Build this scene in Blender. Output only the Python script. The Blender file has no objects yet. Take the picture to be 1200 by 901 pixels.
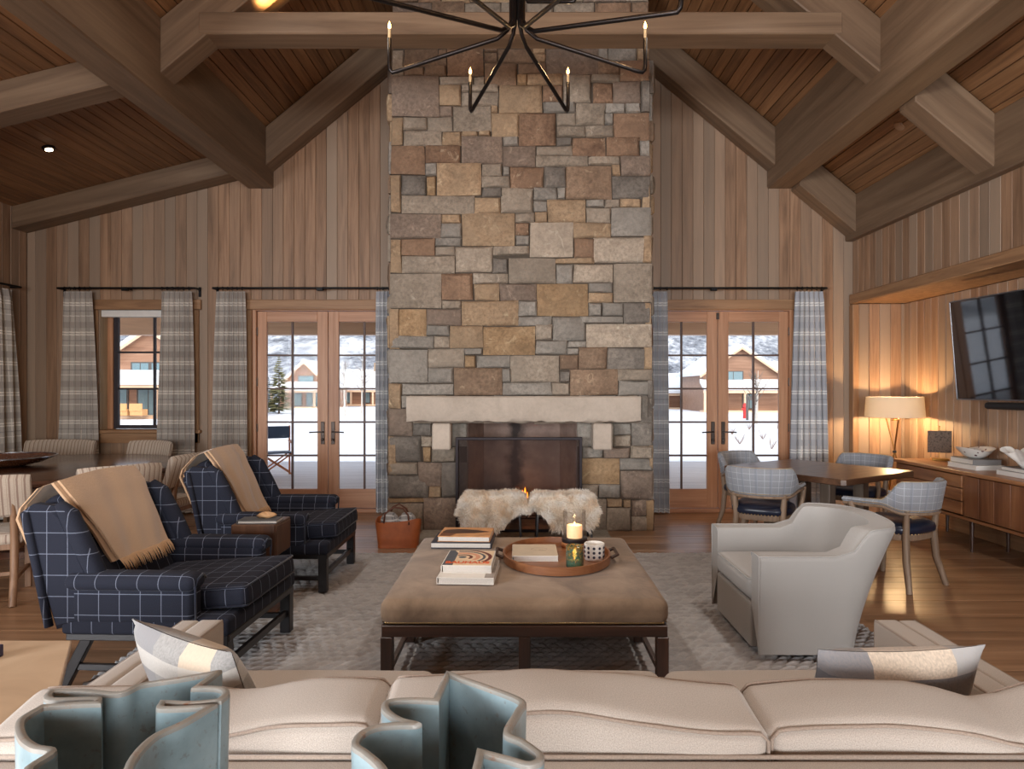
import bpy, math, random
import numpy as np
from mathutils import Vector, Matrix, noise as mnoise
PI = math.pi
R = math.radians
rnd = random.Random(7)
scene = bpy.context.scene
COL = scene.collection

# ---------------------------------------------------------------- camera, world, lights, exposure
cam = bpy.data.cameras.new('camera')
cam.sensor_width = 36.0
cam.lens = 780 / 1200 * 36
cam.shift_x = -10 / 1200
cam.shift_y = 5.5 / 1200
cam.clip_start = 0.05
cam.clip_end = 2000
cam_o = bpy.data.objects.new('camera', cam)
COL.objects.link(cam_o)
cam_o.location = (0, 0, 1.53)
cam_o.rotation_euler = (PI / 2, 0, 0)
scene.camera = cam_o

w = bpy.data.worlds.new('sky')
scene.world = w
w.use_nodes = True
nt = w.node_tree
bg = nt.nodes['Background']
sky = nt.nodes.new('ShaderNodeTexSky')
sky.sky_type = 'NISHITA'
sky.sun_disc = False
sky.sun_elevation = R(32)
sky.sun_rotation = R(150)
sky.air_density = 1.0
sky.dust_density = 4.0
sky.ozone_density = 1.0
mixw = nt.nodes.new('ShaderNodeMix')
mixw.data_type = 'RGBA'
mixw.inputs[0].default_value = 0.45
nt.links.new(sky.outputs[0], mixw.inputs[6])
mixw.inputs[7].default_value = (5.0, 5.3, 5.8, 1)
nt.links.new(mixw.outputs[2], bg.inputs['Color'])
bg.inputs['Strength'].default_value = 0.26

def area(name, loc, rot, sx, sy, power, col=(1, 1, 1), spread=180):
    l = bpy.data.lights.new(name, 'AREA')
    l.shape = 'RECTANGLE'; l.size = sx; l.size_y = sy; l.energy = power; l.color = col
    l.spread = R(spread)
    o = bpy.data.objects.new(name, l)
    o.location = loc; o.rotation_euler = rot
    COL.objects.link(o)
    return o

def spot(name, loc, rot, power, col, angle=80, blend=0.6, size=0.03):
    l = bpy.data.lights.new(name, 'SPOT')
    l.energy = power; l.color = col; l.spot_size = R(angle); l.spot_blend = blend; l.shadow_soft_size = size
    o = bpy.data.objects.new(name, l)
    o.location = loc; o.rotation_euler = rot
    COL.objects.link(o)
    return o

def point(name, loc, power, col, size=0.03):
    l = bpy.data.lights.new(name, 'POINT')
    l.energy = power; l.color = col; l.shadow_soft_size = size
    o = bpy.data.objects.new(name, l)
    o.location = loc
    COL.objects.link(o)
    return o

sun = bpy.data.lights.new('sun', 'SUN')
sun.energy = 1.3
sun.angle = R(2)
sun.color = (1.0, 0.96, 0.9)
sun_o = bpy.data.objects.new('sun', sun)
sun_o.rotation_euler = (R(50), 0, R(-35))
COL.objects.link(sun_o)
# daylight entering by the glazed openings behind the camera and in the left wall (each lamp fills its opening)
DAY = (0.97, 0.985, 1.0)
area('rear_window_daylight', (0.9, -7.92, 1.75), (R(80), 0, 0), 6.0, 2.9, 780, DAY)
area('left_window_daylight', (-6.02, -3.6, 1.7), (0, R(-86), 0), 2.2, 6.4, 1000, DAY)

scene.view_settings.view_transform = 'Standard'
scene.view_settings.look = 'None'
scene.view_settings.gamma = 1
scene.view_settings.use_curve_mapping = False
scene.view_settings.exposure = 0.16
scene.cycles.max_bounces = 10
scene.cycles.diffuse_bounces = 5
scene.cycles.transparent_max_bounces = 24
scene.cycles.sample_clamp_indirect = 4
scene.cycles.caustics_reflective = False
scene.cycles.caustics_refractive = False

# ---------------------------------------------------------------- materials
def lin(c):
    r = []
    for v in c[:3]:
        v = v / 255
        r.append(v / 12.92 if v <= 0.04045 else ((v + 0.055) / 1.055) ** 2.4)
    return (*r, 1.0)

class G:
    """small node-graph helper"""
    def __init__(s, name):
        s.m = bpy.data.materials.new(name)
        s.m.use_nodes = True
        s.t = s.m.node_tree
        s.b = s.t.nodes['Principled BSDF']
    def n(s, typ, **kw):
        n = s.t.nodes.new('ShaderNode' + typ)
        for k, v in kw.items():
            setattr(n, k, v)
        return n
    def put(s, sock, v):
        if isinstance(v, bpy.types.NodeSocket):
            s.t.links.new(v, sock)
        else:
            sock.default_value = v
    def math(s, op, a, b=None, c=None):
        n = s.n('Math', operation=op)
        s.put(n.inputs[0], a)
        if b is not None: s.put(n.inputs[1], b)
        if c is not None: s.put(n.inputs[2], c)
        return n.outputs[0]
    def mix(s, f, a, b, mode='MIX'):
        n = s.n('Mix', data_type='RGBA', blend_type=mode)
        s.put(n.inputs[0], f); s.put(n.inputs[6], a); s.put(n.inputs[7], b)
        return n.outputs[2]
    def coord(s, kind='Object', scale=(1, 1, 1), rnd_off=True):
        tc = s.n('TexCoord').outputs[kind]
        if rnd_off:
            oi = s.n('ObjectInfo').outputs['Random']
            va = s.n('VectorMath', operation='ADD')
            cx = s.n('CombineXYZ')
            s.put(cx.inputs[0], s.math('MULTIPLY', oi, 37.0))
            s.put(cx.inputs[1], s.math('MULTIPLY', oi, 91.0))
            s.put(cx.inputs[2], s.math('MULTIPLY', oi, 53.0))
            s.t.links.new(tc, va.inputs[0]); s.t.links.new(cx.outputs[0], va.inputs[1])
            tc = va.outputs[0]
        mp = s.n('Mapping')
        mp.inputs['Scale'].default_value = scale
        s.t.links.new(tc, mp.inputs['Vector'])
        return mp.outputs[0]
    def noise(s, vec, scale=5, detail=4, rough=0.55, dist=0.0):
        n = s.n('TexNoise')
        n.inputs['Scale'].default_value = scale; n.inputs['Detail'].default_value = detail
        n.inputs['Roughness'].default_value = rough; n.inputs['Distortion'].default_value = dist
        s.t.links.new(vec, n.inputs['Vector'])
        return n.outputs['Fac']
    def ramp(s, f, stops):
        n = s.n('ValToRGB')
        e = n.color_ramp.elements
        while len(e) < len(stops): e.new(0.5)
        for i, (p, c) in enumerate(stops):
            e[i].position = p; e[i].color = c
        s.put(n.inputs[0], f)
        return n.outputs[0]
    def bump(s, h, strength=0.3, dist=0.01):
        n = s.n('Bump')
        n.inputs['Strength'].default_value = strength; n.inputs['Distance'].default_value = dist
        s.put(n.inputs['Height'], h)
        s.t.links.new(n.outputs[0], s.b.inputs['Normal'])
    def rnd(s):
        return s.n('ObjectInfo').outputs['Random']
    def done(s, color=None, rough=None, metal=None, **kw):
        if color is not None: s.put(s.b.inputs['Base Color'], color)
        if rough is not None: s.put(s.b.inputs['Roughness'], rough)
        if metal is not None: s.b.inputs['Metallic'].default_value = metal
        for k, v in kw.items():
            s.put(s.b.inputs[k.replace('_', ' ')], v)
        return s.m

def plain(name, c, rough=0.6, metal=0.0, var=0.12, **kw):
    g = G(name)
    v = g.coord('Object')
    f = g.noise(v, 14, 3)
    a = lin(c)
    col = g.ramp(f, [(0.3, tuple(x * (1 - var) for x in a[:3]) + (1,)), (0.7, tuple(min(1, x * (1 + var)) for x in a[:3]) + (1,))])
    return g.done(col, rough, metal, **kw)

def wood(name, dark, mid, light, axis='Z', cross=16, along=0.9, rough=0.5, grey=None, spread=0.5, bump=0.12, coat=0.0):
    """grain runs along one local axis; each piece takes its own tone from its random number"""
    g = G(name)
    sc = {'X': (along, cross, cross), 'Y': (cross, along, cross), 'Z': (cross, cross, along)}[axis]
    v = g.coord('Object', sc)
    f = g.noise(v, 1.0, 7, 0.62, 0.6)
    v2 = g.coord('Object', tuple(x * 5 for x in sc))
    f2 = g.noise(v2, 1.0, 3, 0.6)
    col = g.ramp(f, [(0.28, lin(dark)), (0.52, lin(mid)), (0.75, lin(light))])
    col = g.mix(g.math('MULTIPLY', f2, 0.35), col, lin(dark))
    r = g.rnd()
    if grey:
        col = g.mix(g.ramp(r, [(0.25, (0, 0, 0, 1)), (0.9, (0.8, 0.8, 0.8, 1))]), col, lin(grey))
    k = g.math('MULTIPLY_ADD', g.math('FRACT', g.math('MULTIPLY', r, 7.31)), spread, 1 - spread / 2)
    hs = g.n('HueSaturation')
    g.put(hs.inputs['Value'], k); g.put(hs.inputs['Color'], col)
    g.bump(f, bump, 0.004)
    return g.done(hs.outputs[0], g.math('MULTIPLY_ADD', f2, 0.15, rough - 0.07), Coat_Weight=coat, Coat_Roughness=0.25)

def fabric(name, c, c2=None, scale=260, rough=0.92, sheen=0.25, mott=0.12, bump=0.25):
    g = G(name)
    v = g.coord('UV', (1, 1, 1), False)
    wv = g.noise(v, scale, 2, 0.6)
    blot = g.noise(v, 6, 4)
    a = lin(c); b = lin(c2 or [x * 0.86 for x in c])
    col = g.ramp(wv, [(0.3, b), (0.7, a)])
    col = g.mix(g.math('MULTIPLY', blot, mott), col, b, 'MULTIPLY')
    g.bump(wv, bump, 0.002)
    return g.done(col, rough, Sheen_Weight=sheen, Sheen_Roughness=0.5)

def stripes(name, base, bands, rough=0.92, sheen=0.2, weave=260, base2=None):
    """woven cloth in metric UVs; band = (axis 0/1, period, centre, width, colour, strength)"""
    g = G(name)
    tc = g.n('TexCoord').outputs['UV']
    sp = g.n('SeparateXYZ'); g.put(sp.inputs[0], tc)
    wv = g.noise(tc, weave, 2, 0.6)
    col = g.ramp(wv, [(0.3, lin(base2 or [x * 0.85 for x in base])), (0.7, lin(base))])
    for ax, per, cen, wid, c, st in bands:
        f = g.math('FRACT', g.math('DIVIDE', sp.outputs[ax], per))
        d = g.math('ABSOLUTE', g.math('SUBTRACT', f, cen / per))
        m = g.math('LESS_THAN', d, wid / per / 2)
        m = g.math('MULTIPLY', m, g.math('MULTIPLY_ADD', wv, 0.5, st - 0.25))
        col = g.mix(m, col, lin(c))
    g.bump(wv, 0.2, 0.002)
    return g.done(col, rough, Sheen_Weight=sheen)

def emit(name, c, strength):
    g = G(name)
    return g.done(lin(c), 0.5, Emission_Color=lin(c), Emission_Strength=strength)

def glass(name, tint=(0.98, 0.99, 1.0), gloss=0.04):
    """thin sheet of clear glass: mostly lets light through, a little mirror"""
    g = G(name)
    t = g.t
    t.nodes.remove(g.b)
    out = t.nodes['Material Output']
    tr = g.n('BsdfTransparent'); tr.inputs[0].default_value = (*tint, 1)
    gl = g.n('BsdfGlossy'); gl.inputs['Roughness'].default_value = 0.02
    fr = g.n('Fresnel'); fr.inputs[0].default_value = 1.45
    mx = g.n('MixShader')
    g.put(mx.inputs[0], g.math('MULTIPLY', fr.outputs[0], gloss / 0.04 * 0.12))
    t.links.new(tr.outputs[0], mx.inputs[1]); t.links.new(gl.outputs[0], mx.inputs[2])
    t.links.new(mx.outputs[0], out.inputs['Surface'])
    return g.m

def stone_mat(name, a, b, c, vein=None, speck=.45, rough_h=.8):
    g = G(name)
    v = g.coord('Object')
    f = g.noise(v, 3.2, 6, 0.65, 0.8)
    f2 = g.noise(v, 28, 4, 0.7)
    col = g.ramp(f, [(0.3, lin(a)), (0.5, lin(b)), (0.72, lin(c))])
    col = g.mix(g.math('MULTIPLY', g.ramp(f2, [(0.35, (1, 1, 1, 1)), (0.6, (0, 0, 0, 1))]), speck), col, lin([x * 0.55 for x in a]))
    if vein:
        f3 = g.noise(v, 6, 5, 0.7, 1.5)
        col = g.mix(g.ramp(f3, [(0.6, (0, 0, 0, 1)), (0.68, (0.75, 0.75, 0.75, 1))]), col, lin(vein))
    f4 = g.noise(v, 1.6, 3, 0.5)
    col = g.mix(g.math('MULTIPLY', g.ramp(f4, [(.42, (1, 1, 1, 1)), (.56, (0, 0, 0, 1))]), speck), col, lin([x * .82 for x in c]))
    k = g.math('MULTIPLY_ADD', g.rnd(), 0.22, 0.89)
    hs = g.n('HueSaturation'); g.put(hs.inputs['Value'], k); g.put(hs.inputs['Color'], col)
    h = g.math('ADD', g.math('MULTIPLY', f, 0.6), g.math('MULTIPLY', f2, 0.5))
    g.bump(h, rough_h, 0.022)
    return g.done(hs.outputs[0], 0.88)

# ---------------------------------------------------------------- mesh builder
class M:
    def __init__(s):
        s.v = []; s.f = []; s.uv = []   # uv: None or a list per face
    def add(s, vs, fs, uvs=None):
        k = len(s.v)
        s.v.extend([tuple(p) for p in vs])
        s.f.extend([tuple(i + k for i in f) for f in fs])
        s.uv.extend(uvs if uvs is not None else [None] * len(fs))
        return s
    def box(s, c, d, ch=0.0, rot=None):
        """box by centre and size; ch chamfers every edge"""
        hx, hy, hz = d[0] / 2, d[1] / 2, d[2] / 2
        if ch <= 0:
            vs = [(x, y, z) for x in (-hx, hx) for y in (-hy, hy) for z in (-hz, hz)]
            fs = [(0, 1, 3, 2), (4, 6, 7, 5), (0, 4, 5, 1), (2, 3, 7, 6), (0, 2, 6, 4), (1, 5, 7, 3)]
        else:
            ch = min(ch, hx * .49, hy * .49, hz * .49)
            vs = []; idx = {}
            for sx in (-1, 1):
                for sy in (-1, 1):
                    for sz in (-1, 1):
                        idx[sx, sy, sz] = len(vs)
                        vs += [(sx * hx, sy * (hy - ch), sz * (hz - ch)), (sx * (hx - ch), sy * hy, sz * (hz - ch)), (sx * (hx - ch), sy * (hy - ch), sz * hz)]
            fs = []
            def I(a, k): return idx[a] + k
            for ax in range(3):
                for sg in (-1, 1):
                    o = [i for i in range(3) if i != ax]
                    q = []
                    for a, b in ((-1, -1), (1, -1), (1, 1), (-1, 1)):
                        t = [0, 0, 0]; t[ax] = sg; t[o[0]] = a; t[o[1]] = b
                        q.append(I(tuple(t), ax))
                    flip = (sg < 0) != (ax == 1)
                    fs.append(tuple(reversed(q)) if flip else tuple(q))
            for ax in range(3):
                o = [i for i in range(3) if i != ax]
                for a in (-1, 1):
                    for b in (-1, 1):
                        t0 = [0, 0, 0]; t1 = [0, 0, 0]
                        t0[ax] = -1; t1[ax] = 1
                        for t in (t0, t1): t[o[0]] = a; t[o[1]] = b
                        fs.append((I(tuple(t0), o[0]), I(tuple(t1), o[0]), I(tuple(t1), o[1]), I(tuple(t0), o[1])))
            for key, i in idx.items(): fs.append((i, i + 1, i + 2))
            # consistent outward winding (convex about the origin)
            out = []
            for f in fs:
                p = [Vector(vs[i]) for i in f]
                nn = (p[1] - p[0]).cross(p[2] - p[0]); cc = sum(p, Vector()) / len(p)
                out.append(f if nn.dot(cc) > 0 else tuple(reversed(f)))
            fs = out
        if rot is not None: vs = [rot @ Vector(p) for p in vs]
        return s.add([(p[0] + c[0], p[1] + c[1], p[2] + c[2]) for p in vs], fs)
    def bar(s, p0, p1, w, h, ch=0.0, up=(0, 0, 1)):
        """squared bar from p0 to p1"""
        p0, p1 = Vector(p0), Vector(p1)
        z = (p1 - p0); L = z.length; z.normalize()
        u = Vector(up)
        if abs(u.dot(z)) > 0.98: u = Vector((0, 1, 0))
        x = u.cross(z).normalized(); y = z.cross(x)
        rot = Matrix((x, y, z)).transposed()
        return s.box((p0 + p1) / 2, (w, h, L), ch, rot)
    def tube(s, pts, r, n=8, cap=True):
        pts = [Vector(p) for p in pts]
        rs = r if isinstance(r, (list, tuple)) else [r] * len(pts)
        vs = []; fs = []
        prev = None
        for i, p in enumerate(pts):
            t = (pts[min(i + 1, len(pts) - 1)] - pts[max(i - 1, 0)]).normalized()
            if prev is None:
                a = Vector((0, 0, 1)) if abs(t.z) < 0.9 else Vector((1, 0, 0))
                x = a.cross(t).normalized()
            else:
                x = (prev - t * prev.dot(t)).normalized()
            prev = x; y = t.cross(x)
            for k in range(n):
                a = 2 * PI * k / n
                vs.append(p + (x * math.cos(a) + y * math.sin(a)) * rs[i])
        for i in range(len(pts) - 1):
            for k in range(n):
                k2 = (k + 1) % n
                fs.append((i * n + k, i * n + k2, (i + 1) * n + k2, (i + 1) * n + k))
        if cap:
            fs.append(tuple(reversed(range(n)))); fs.append(tuple((len(pts) - 1) * n + k for k in range(n)))
        return s.add(vs, fs)
    def lathe(s, c, prof, n=24, sx=1.0, sy=1.0, wob=None):
        """profile of (radius, z) turned about the vertical through c"""
        vs = []; fs = []
        for j, (r, z) in enumerate(prof):
            for k in range(n):
                a = 2 * PI * k / n
                q = wob(a, r, z) if wob else (r, z)
                vs.append((c[0] + q[0] * math.cos(a) * sx, c[1] + q[0] * math.sin(a) * sy, c[2] + q[1]))
        for j in range(len(prof) - 1):
            for k in range(n):
                k2 = (k + 1) % n
                fs.append((j * n + k, j * n + k2, (j + 1) * n + k2, (j + 1) * n + k))
        ring = math.dist(prof[0], prof[-1]) < .01 or (prof[0][0] > .3 and abs(prof[0][0] - prof[-1][0]) < .1 and prof[0][1] == prof[-1][1])   # hollow ring: no end discs
        if not ring and prof[0][0] > 1e-6: fs.append(tuple(reversed(range(n))))
        if not ring and prof[-1][0] > 1e-6: fs.append(tuple((len(prof) - 1) * n + k for k in range(n)))
        return s.add(vs, fs)
    def prism(s, poly, a, b, axis='Z', ch=0.0):
        """2-D outline pushed along an axis from a to b; ch bevels both rims"""
        area2 = sum(poly[i][0] * poly[(i + 1) % len(poly)][1] - poly[(i + 1) % len(poly)][0] * poly[i][1] for i in range(len(poly)))
        if area2 < 0: poly = list(reversed(poly))
        n = len(poly)
        def inset(d):
            o = []
            for i in range(n):
                p0, p1, p2 = Vector(poly[i - 1]), Vector(poly[i]), Vector(poly[(i + 1) % n])
                e0 = (p1 - p0).normalized(); e1 = (p2 - p1).normalized()
                n0 = Vector((-e0.y, e0.x)); n1 = Vector((-e1.y, e1.x))
                m = (n0 + n1); m = m / max(0.35, m.dot(n0)) if m.length > 1e-6 else n0
                o.append(p1 + m * d)
            return o
        rings = [(inset(ch), a), (poly, a + ch), (poly, b - ch), (inset(ch), b)] if ch > 0 else [(poly, a), (poly, b)]
        mp = {'Z': lambda p, t: (p[0], p[1], t), 'Y': lambda p, t: (p[0], t, p[1]), 'X': lambda p, t: (t, p[0], p[1])}[axis]
        vs = [mp(p, t) for ring, t in rings for p in ring]
        fs = [tuple(reversed(range(n))), tuple((len(rings) - 1) * n + i for i in range(n))]
        for j in range(len(rings) - 1):
            for i in range(n):
                i2 = (i + 1) % n
                fs.append((j * n + i, j * n + i2, (j + 1) * n + i2, (j + 1) * n + i))
        if axis == 'Y': fs = [tuple(reversed(f)) for f in fs]
        return s.add(vs, fs)
    def grid(s, P, uv=None, closed_u=False, thick=None):
        """surface from an array P[i][j] of points"""
        P = np.asarray(P, float); a, b = P.shape[:2]
        vs = [tuple(p) for p in P.reshape(-1, 3)]
        fs = []; us = []
        for i in range(a - 1):
            for j in range(b - 1 if not closed_u else b):
                j2 = (j + 1) % b
                f = (i * b + j, i * b + j2, (i + 1) * b + j2, (i + 1) * b + j)
                fs.append(f)
                if uv is not None: us.append([tuple(uv[i][j]), tuple(uv[i][j2]), tuple(uv[i + 1][j2]), tuple(uv[i + 1][j])])
        return s.add(vs, fs, us if uv is not None else None)
    def pad(s, c, d, r, puff=0.0, n=6, rot=None, warp=None, wr=0.0, seed=0):
        """upholstered block: rounded edges, faces swelling by puff; warp(p) reshapes; wr = wrinkle height"""
        h = np.array(d) / 2.0
        r = min(r, *(h * 0.98))
        def ticks(L):
            e = [-L, -L + r * 0.3, -L + r * 0.65]
            m = list(np.linspace(-L + r, L - r, n))
            return e + m + [-x for x in reversed(e)]
        T = [ticks(x) for x in h]
        key = {}; vs = []; fs = []; us = []
        def vert(p):
            k = tuple(round(x, 6) for x in p)
            if k in key: return key[k]
            q = np.array(p); inner = np.clip(q, -(h - r), h - r)
            dv = q - inner; L = np.linalg.norm(dv)
            o = inner + (dv / L * r if L > 1e-9 else 0)
            u = q / h
            if puff:
                f = [(1 - u[(a + 1) % 3] ** 2) * (1 - u[(a + 2) % 3] ** 2) for a in range(3)]
                ax = int(np.argmax(np.abs(u)))
                o = o.copy()
                pf = puff[ax] if isinstance(puff, (tuple, list)) else puff
                o[ax] += np.sign(u[ax]) * pf * max(0.0, f[ax]) ** 0.6
            if wr:
                nz = mnoise.noise(Vector((o[0] * 5 + seed * 3.1, o[1] * 5, o[2] * 5 + seed)))
                nz2 = mnoise.noise(Vector((o[0] * 14 + seed, o[1] * 9, o[2] * 12)))
                o = o + (q / np.linalg.norm(q)) * wr * (nz + 0.4 * nz2)
            pt = Vector(o)
            if warp: pt = Vector(warp(pt))
            key[k] = len(vs); vs.append(pt)
            return key[k]
        for ax in range(3):
            a1, a2 = (ax + 1) % 3, (ax + 2) % 3
            for sg in (-1, 1):
                for i in range(len(T[a1]) - 1):
                    for j in range(len(T[a2]) - 1):
                        q = []; uvq = []
                        for di, dj in ((0, 0), (1, 0), (1, 1), (0, 1)):
                            p = [0, 0, 0]; p[ax] = sg * h[ax]; p[a1] = T[a1][i + di]; p[a2] = T[a2][j + dj]
                            q.append(vert(p))
                            uvq.append((p[0], p[1]) if ax == 2 else ((p[1], p[2]) if ax == 0 else (p[0], p[2])))
                        if sg < 0: q.reverse(); uvq.reverse()
                        fs.append(tuple(q)); us.append(uvq)
        if rot is not None: vs = [rot @ p for p in vs]
        C = Vector(c)
        return s.add([p + C for p in vs], fs, us)
    def obj(s, name, m, parent=None, smooth=None, loc=None, **props):
        me = bpy.data.meshes.new(name)
        me.from_pydata(s.v, [], s.f)
        V = np.array(s.v, float)
        lay = me.uv_layers.new(name='UVMap')
        data = []
        for f, u in zip(s.f, s.uv):
            if u is not None:
                for t in u: data += [t[0], t[1]]
            else:
                p = V[list(f)]
                nn = np.abs(np.cross(p[1] - p[0], p[2] - p[0])) if len(f) == 3 else np.abs(np.cross(p[2] - p[0], p[3] - p[1]))
                k = int(np.argmax(nn))
                o = ((1, 2), (0, 2), (0, 1))[k]
                for q in p: data += [q[o[0]], q[o[1]]]
        lay.data.foreach_set('uv', data)
        if smooth:
            me.polygons.foreach_set('use_smooth', [True] * len(me.polygons))
            if smooth < 170: me.set_sharp_from_angle(angle=R(smooth))
        me.materials.append(m)
        me.update()
        return link(name, me, parent, loc, **props)

def link(name, me, parent=None, loc=None, **props):
    o = bpy.data.objects.new(name, me)
    COL.objects.link(o)
    if parent is not None: o.parent = parent
    if loc is not None: o.location = loc
    for k, v in props.items(): o[k] = v
    return o

def thing(name, label, cat, loc=(0, 0, 0), rz=0.0, group=None):
    o = bpy.data.objects.new(name, None)
    COL.objects.link(o)
    o.empty_display_size = 0.1
    o.location = loc; o.rotation_euler = (0, 0, rz)
    o['label'] = label; o['category'] = cat
    if group: o['group'] = group
    return o

def tag(o, label, cat, group=None):
    o['label'] = label; o['category'] = cat
    if group: o['group'] = group
    return o

def root(name):
    o = bpy.data.objects.new(name, None)
    COL.objects.link(o); o['kind'] = 'structure'
    return o

def copy_thing(src, loc, rz, label, group=None):
    """a thing with copies of its parts and sub-parts, sharing mesh data"""
    c = src.copy(); COL.objects.link(c)
    c.location = loc; c.rotation_euler = (0, 0, rz); c['label'] = label
    if group: c['group'] = group
    for ch in list(src.children):
        d = ch.copy(); COL.objects.link(d); d.parent = c
        for g in list(ch.children):
            e = g.copy(); COL.objects.link(e); e.parent = d
    return c

def orient(o, org, zdir, front):
    z = Vector(zdir).normalized(); y = -Vector(front).normalized(); x = y.cross(z)
    m = Matrix((x, y, z)).transposed().to_4x4()
    m.translation = Vector(org)
    o.matrix_local = m

_pl = {}
def plank(name, m, parent, w, L, t, org, zdir, front, ch=0.004):
    """one board: w across, L along zdir from org, face chamfered along both long edges; org is the middle of its back face"""
    k = (round(w, 4), round(L, 3), round(t, 4), m.name)
    if k not in _pl:
        h = w / 2
        pr = [(-h, 0), (-h, -t + ch), (-h + ch, -t), (h - ch, -t), (h, -t + ch), (h, 0)]
        q = M().prism(pr, 0, L)
        o = q.obj(name, m, parent)
        _pl[k] = o.data
    else:
        o = link(name, _pl[k], parent)
    orient(o, org, zdir, front)
    return o

def clouds(x, y, z): return mnoise.noise(Vector((x, y, z)))
# ---------------------------------------------------------------- shared materials
W_WALL = wood('wall_cedar', (112, 86, 66), (156, 123, 97), (182, 147, 118), grey=(150, 132, 115), spread=0.30)
W_CEIL = wood('ceiling_cedar', (100, 70, 46), (142, 102, 68), (166, 124, 86), spread=0.35, cross=18)
W_BEAM = wood('beam_oak', (94, 74, 57), (124, 101, 80), (144, 121, 98), spread=0.12, cross=9, along=0.5, bump=0.2)
W_FLOOR = wood('floor_oak', (118, 87, 62), (164, 125, 94), (190, 151, 118), spread=0.3, cross=11, along=0.6, rough=0.34, bump=0.08, coat=0.15)
W_DOOR = wood('door_fir', (158, 108, 78), (190, 142, 108), (208, 164, 132), spread=0.1, cross=22, along=0.8, rough=0.42)
W_TRIM = wood('trim_oak', (118, 86, 60), (160, 122, 88), (180, 142, 106), spread=0.1, cross=14)
W_WALNUT = wood('walnut', (92, 58, 36), (140, 92, 58), (172, 122, 82), spread=0.18, cross=13, rough=0.4)
W_DARK = wood('dark_walnut', (44, 28, 22), (72, 47, 36), (98, 66, 50), spread=0.1, cross=12, rough=0.32, coat=0.3)
W_LEG = wood('weathered_oak', (112, 90, 72), (144, 122, 102), (166, 144, 124), spread=0.1, cross=18, rough=0.55)
BLACK = plain('black_iron', (26, 25, 27), 0.42, 0.7)
BRASS = plain('brass', (150, 110, 62), 0.3, 1.0)
DARKWALL = plain('wall_void', (26, 19, 15), 0.9)
GLASS = glass('window_glass')
WHITE = plain('white_paint', (226, 224, 220), 0.6, var=0.03)

ROOM = dict(l=-6.12, r=4.12, b=8.27, f=-8.0)
def roof_z(x):
    return 7.26 - 0.83 * abs(x) if x > -3.36 else 4.42 - 0.25 * (abs(x) - 3.36)

# ---------------------------------------------------------------- floor
fl = root('floor')
M().box((-1.0, 0.2, -0.08), (10.9, 17.0, 0.116)).obj('subfloor', DARKWALL, fl)
yy = 8.42; row = 0
rnd.seed(11)
while yy > -7.9:
    x = -6.2 + (-rnd.random() * 1.8)
    while x < 4.75:
        L = rnd.choice([2.2, 2.6, 3.0, 3.4]) if yy > 1.5 else 4.0
        a, b = max(x, -6.2), min(x + L, 4.78)
        if b - a > 0.15:
            plank('plank', W_FLOOR, fl, 0.296, round(b - a - 0.004, 2), 0.022, (a, yy - 0.15, -0.022), (1, 0, 0), (0, 0, 1), 0.002)
        x += L
    yy -= 0.30

# ---------------------------------------------------------------- back wall
DOORS = [(-3.33, -1.47), (1.53, 3.39)]
WIN = (-5.24, -4.06, 1.02, 2.52)
wb = root('wall_back')
bk = M()
def wall_block(x0, x1, z0, z1): bk.box(((x0 + x1) / 2, 8.40, (z0 + z1) / 2), (x1 - x0, 0.20, z1 - z0))
for x0, x1 in ((-6.3, WIN[0]), (WIN[1], DOORS[0][0]), (DOORS[0][1], DOORS[1][0]), (DOORS[1][1], 5.0)): wall_block(x0, x1, -0.1, 2.62)
wall_block(WIN[0], WIN[1], -0.1, WIN[2]); wall_block(WIN[0], WIN[1], WIN[3], 2.62)
for d in DOORS: wall_block(d[0], d[1], 2.52, 2.62); wall_block(d[0], d[1], -0.1, 0.0)
bk.prism([(-6.3, 2.62), (5.0, 2.62), (5.0, 3.2), (0, 7.4), (-3.3, 4.6), (-6.3, 3.8)], 8.30, 8.50, 'Y')
bk.obj('wall_core', DARKWALL, wb)
x = -6.165
rnd.seed(5)
while x < 4.08:
    wd = 0.134
    cx = x + wd / 2
    x += wd
    if abs(cx) < 1.36: continue
    zt = min(roof_z(cx - wd / 2 * (1 if cx > 0 else -1) * -1), roof_z(cx)) - 0.02
    zt = math.floor(zt * 20) / 20 + 0.03
    spans = [(0.0, zt)]
    for d in DOORS:
        if d[0] - 0.06 < cx < d[1] + 0.06: spans = [(2.60, zt)]
    if WIN[0] - 0.05 < cx < WIN[1] + 0.05: spans = [(0.0, 0.86), (2.60, zt)]
    for a, b in spans:
        plank('plank', W_WALL, wb, wd - 0.0025, round(b - a, 2), 0.024, (cx, 8.296, a), (0, 0, 1), (0, -1, 0), 0.0035)

# ---------------------------------------------------------------- right wall with its niche
wr = root('wall_right')
m = M()
m.box((4.86, 0.2, 1.6), (0.2, 16.6, 3.6))                         # back of the niche
m.box((4.46, 0.2, 3.2), (0.62, 16.6, 1.16))                       # wall above the niche
m.box((4.46, 8.33, 1.3), (0.62, 0.2, 2.7))
m.box((4.46, -2.4, 1.3), (0.62, 11.2, 2.7))
m.obj('wall_core', DARKWALL, wr)
y = 8.26
while y > 3.0:
    plank('plank', W_WALL, wr, 0.1315, 0.72, 0.024, (4.146, y - 0.067, 2.69), (0, 0, 1), (-1, 0, 0), 0.0035)
    y -= 0.134
y = 8.2
while y > 3.3:
    plank('plank', W_WALL, wr, 0.130, 2.58, 0.024, (4.75, y - 0.067, 0), (0, 0, 1), (-1, 0, 0), 0.005)
    y -= 0.134
x = 4.16
while x < 4.72:
    plank('plank', W_WALL, wr, 0.130, 2.58, 0.024, (x + 0.067, 8.225, 0), (0, 0, 1), (0, -1, 0), 0.005)
    x += 0.134
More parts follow.
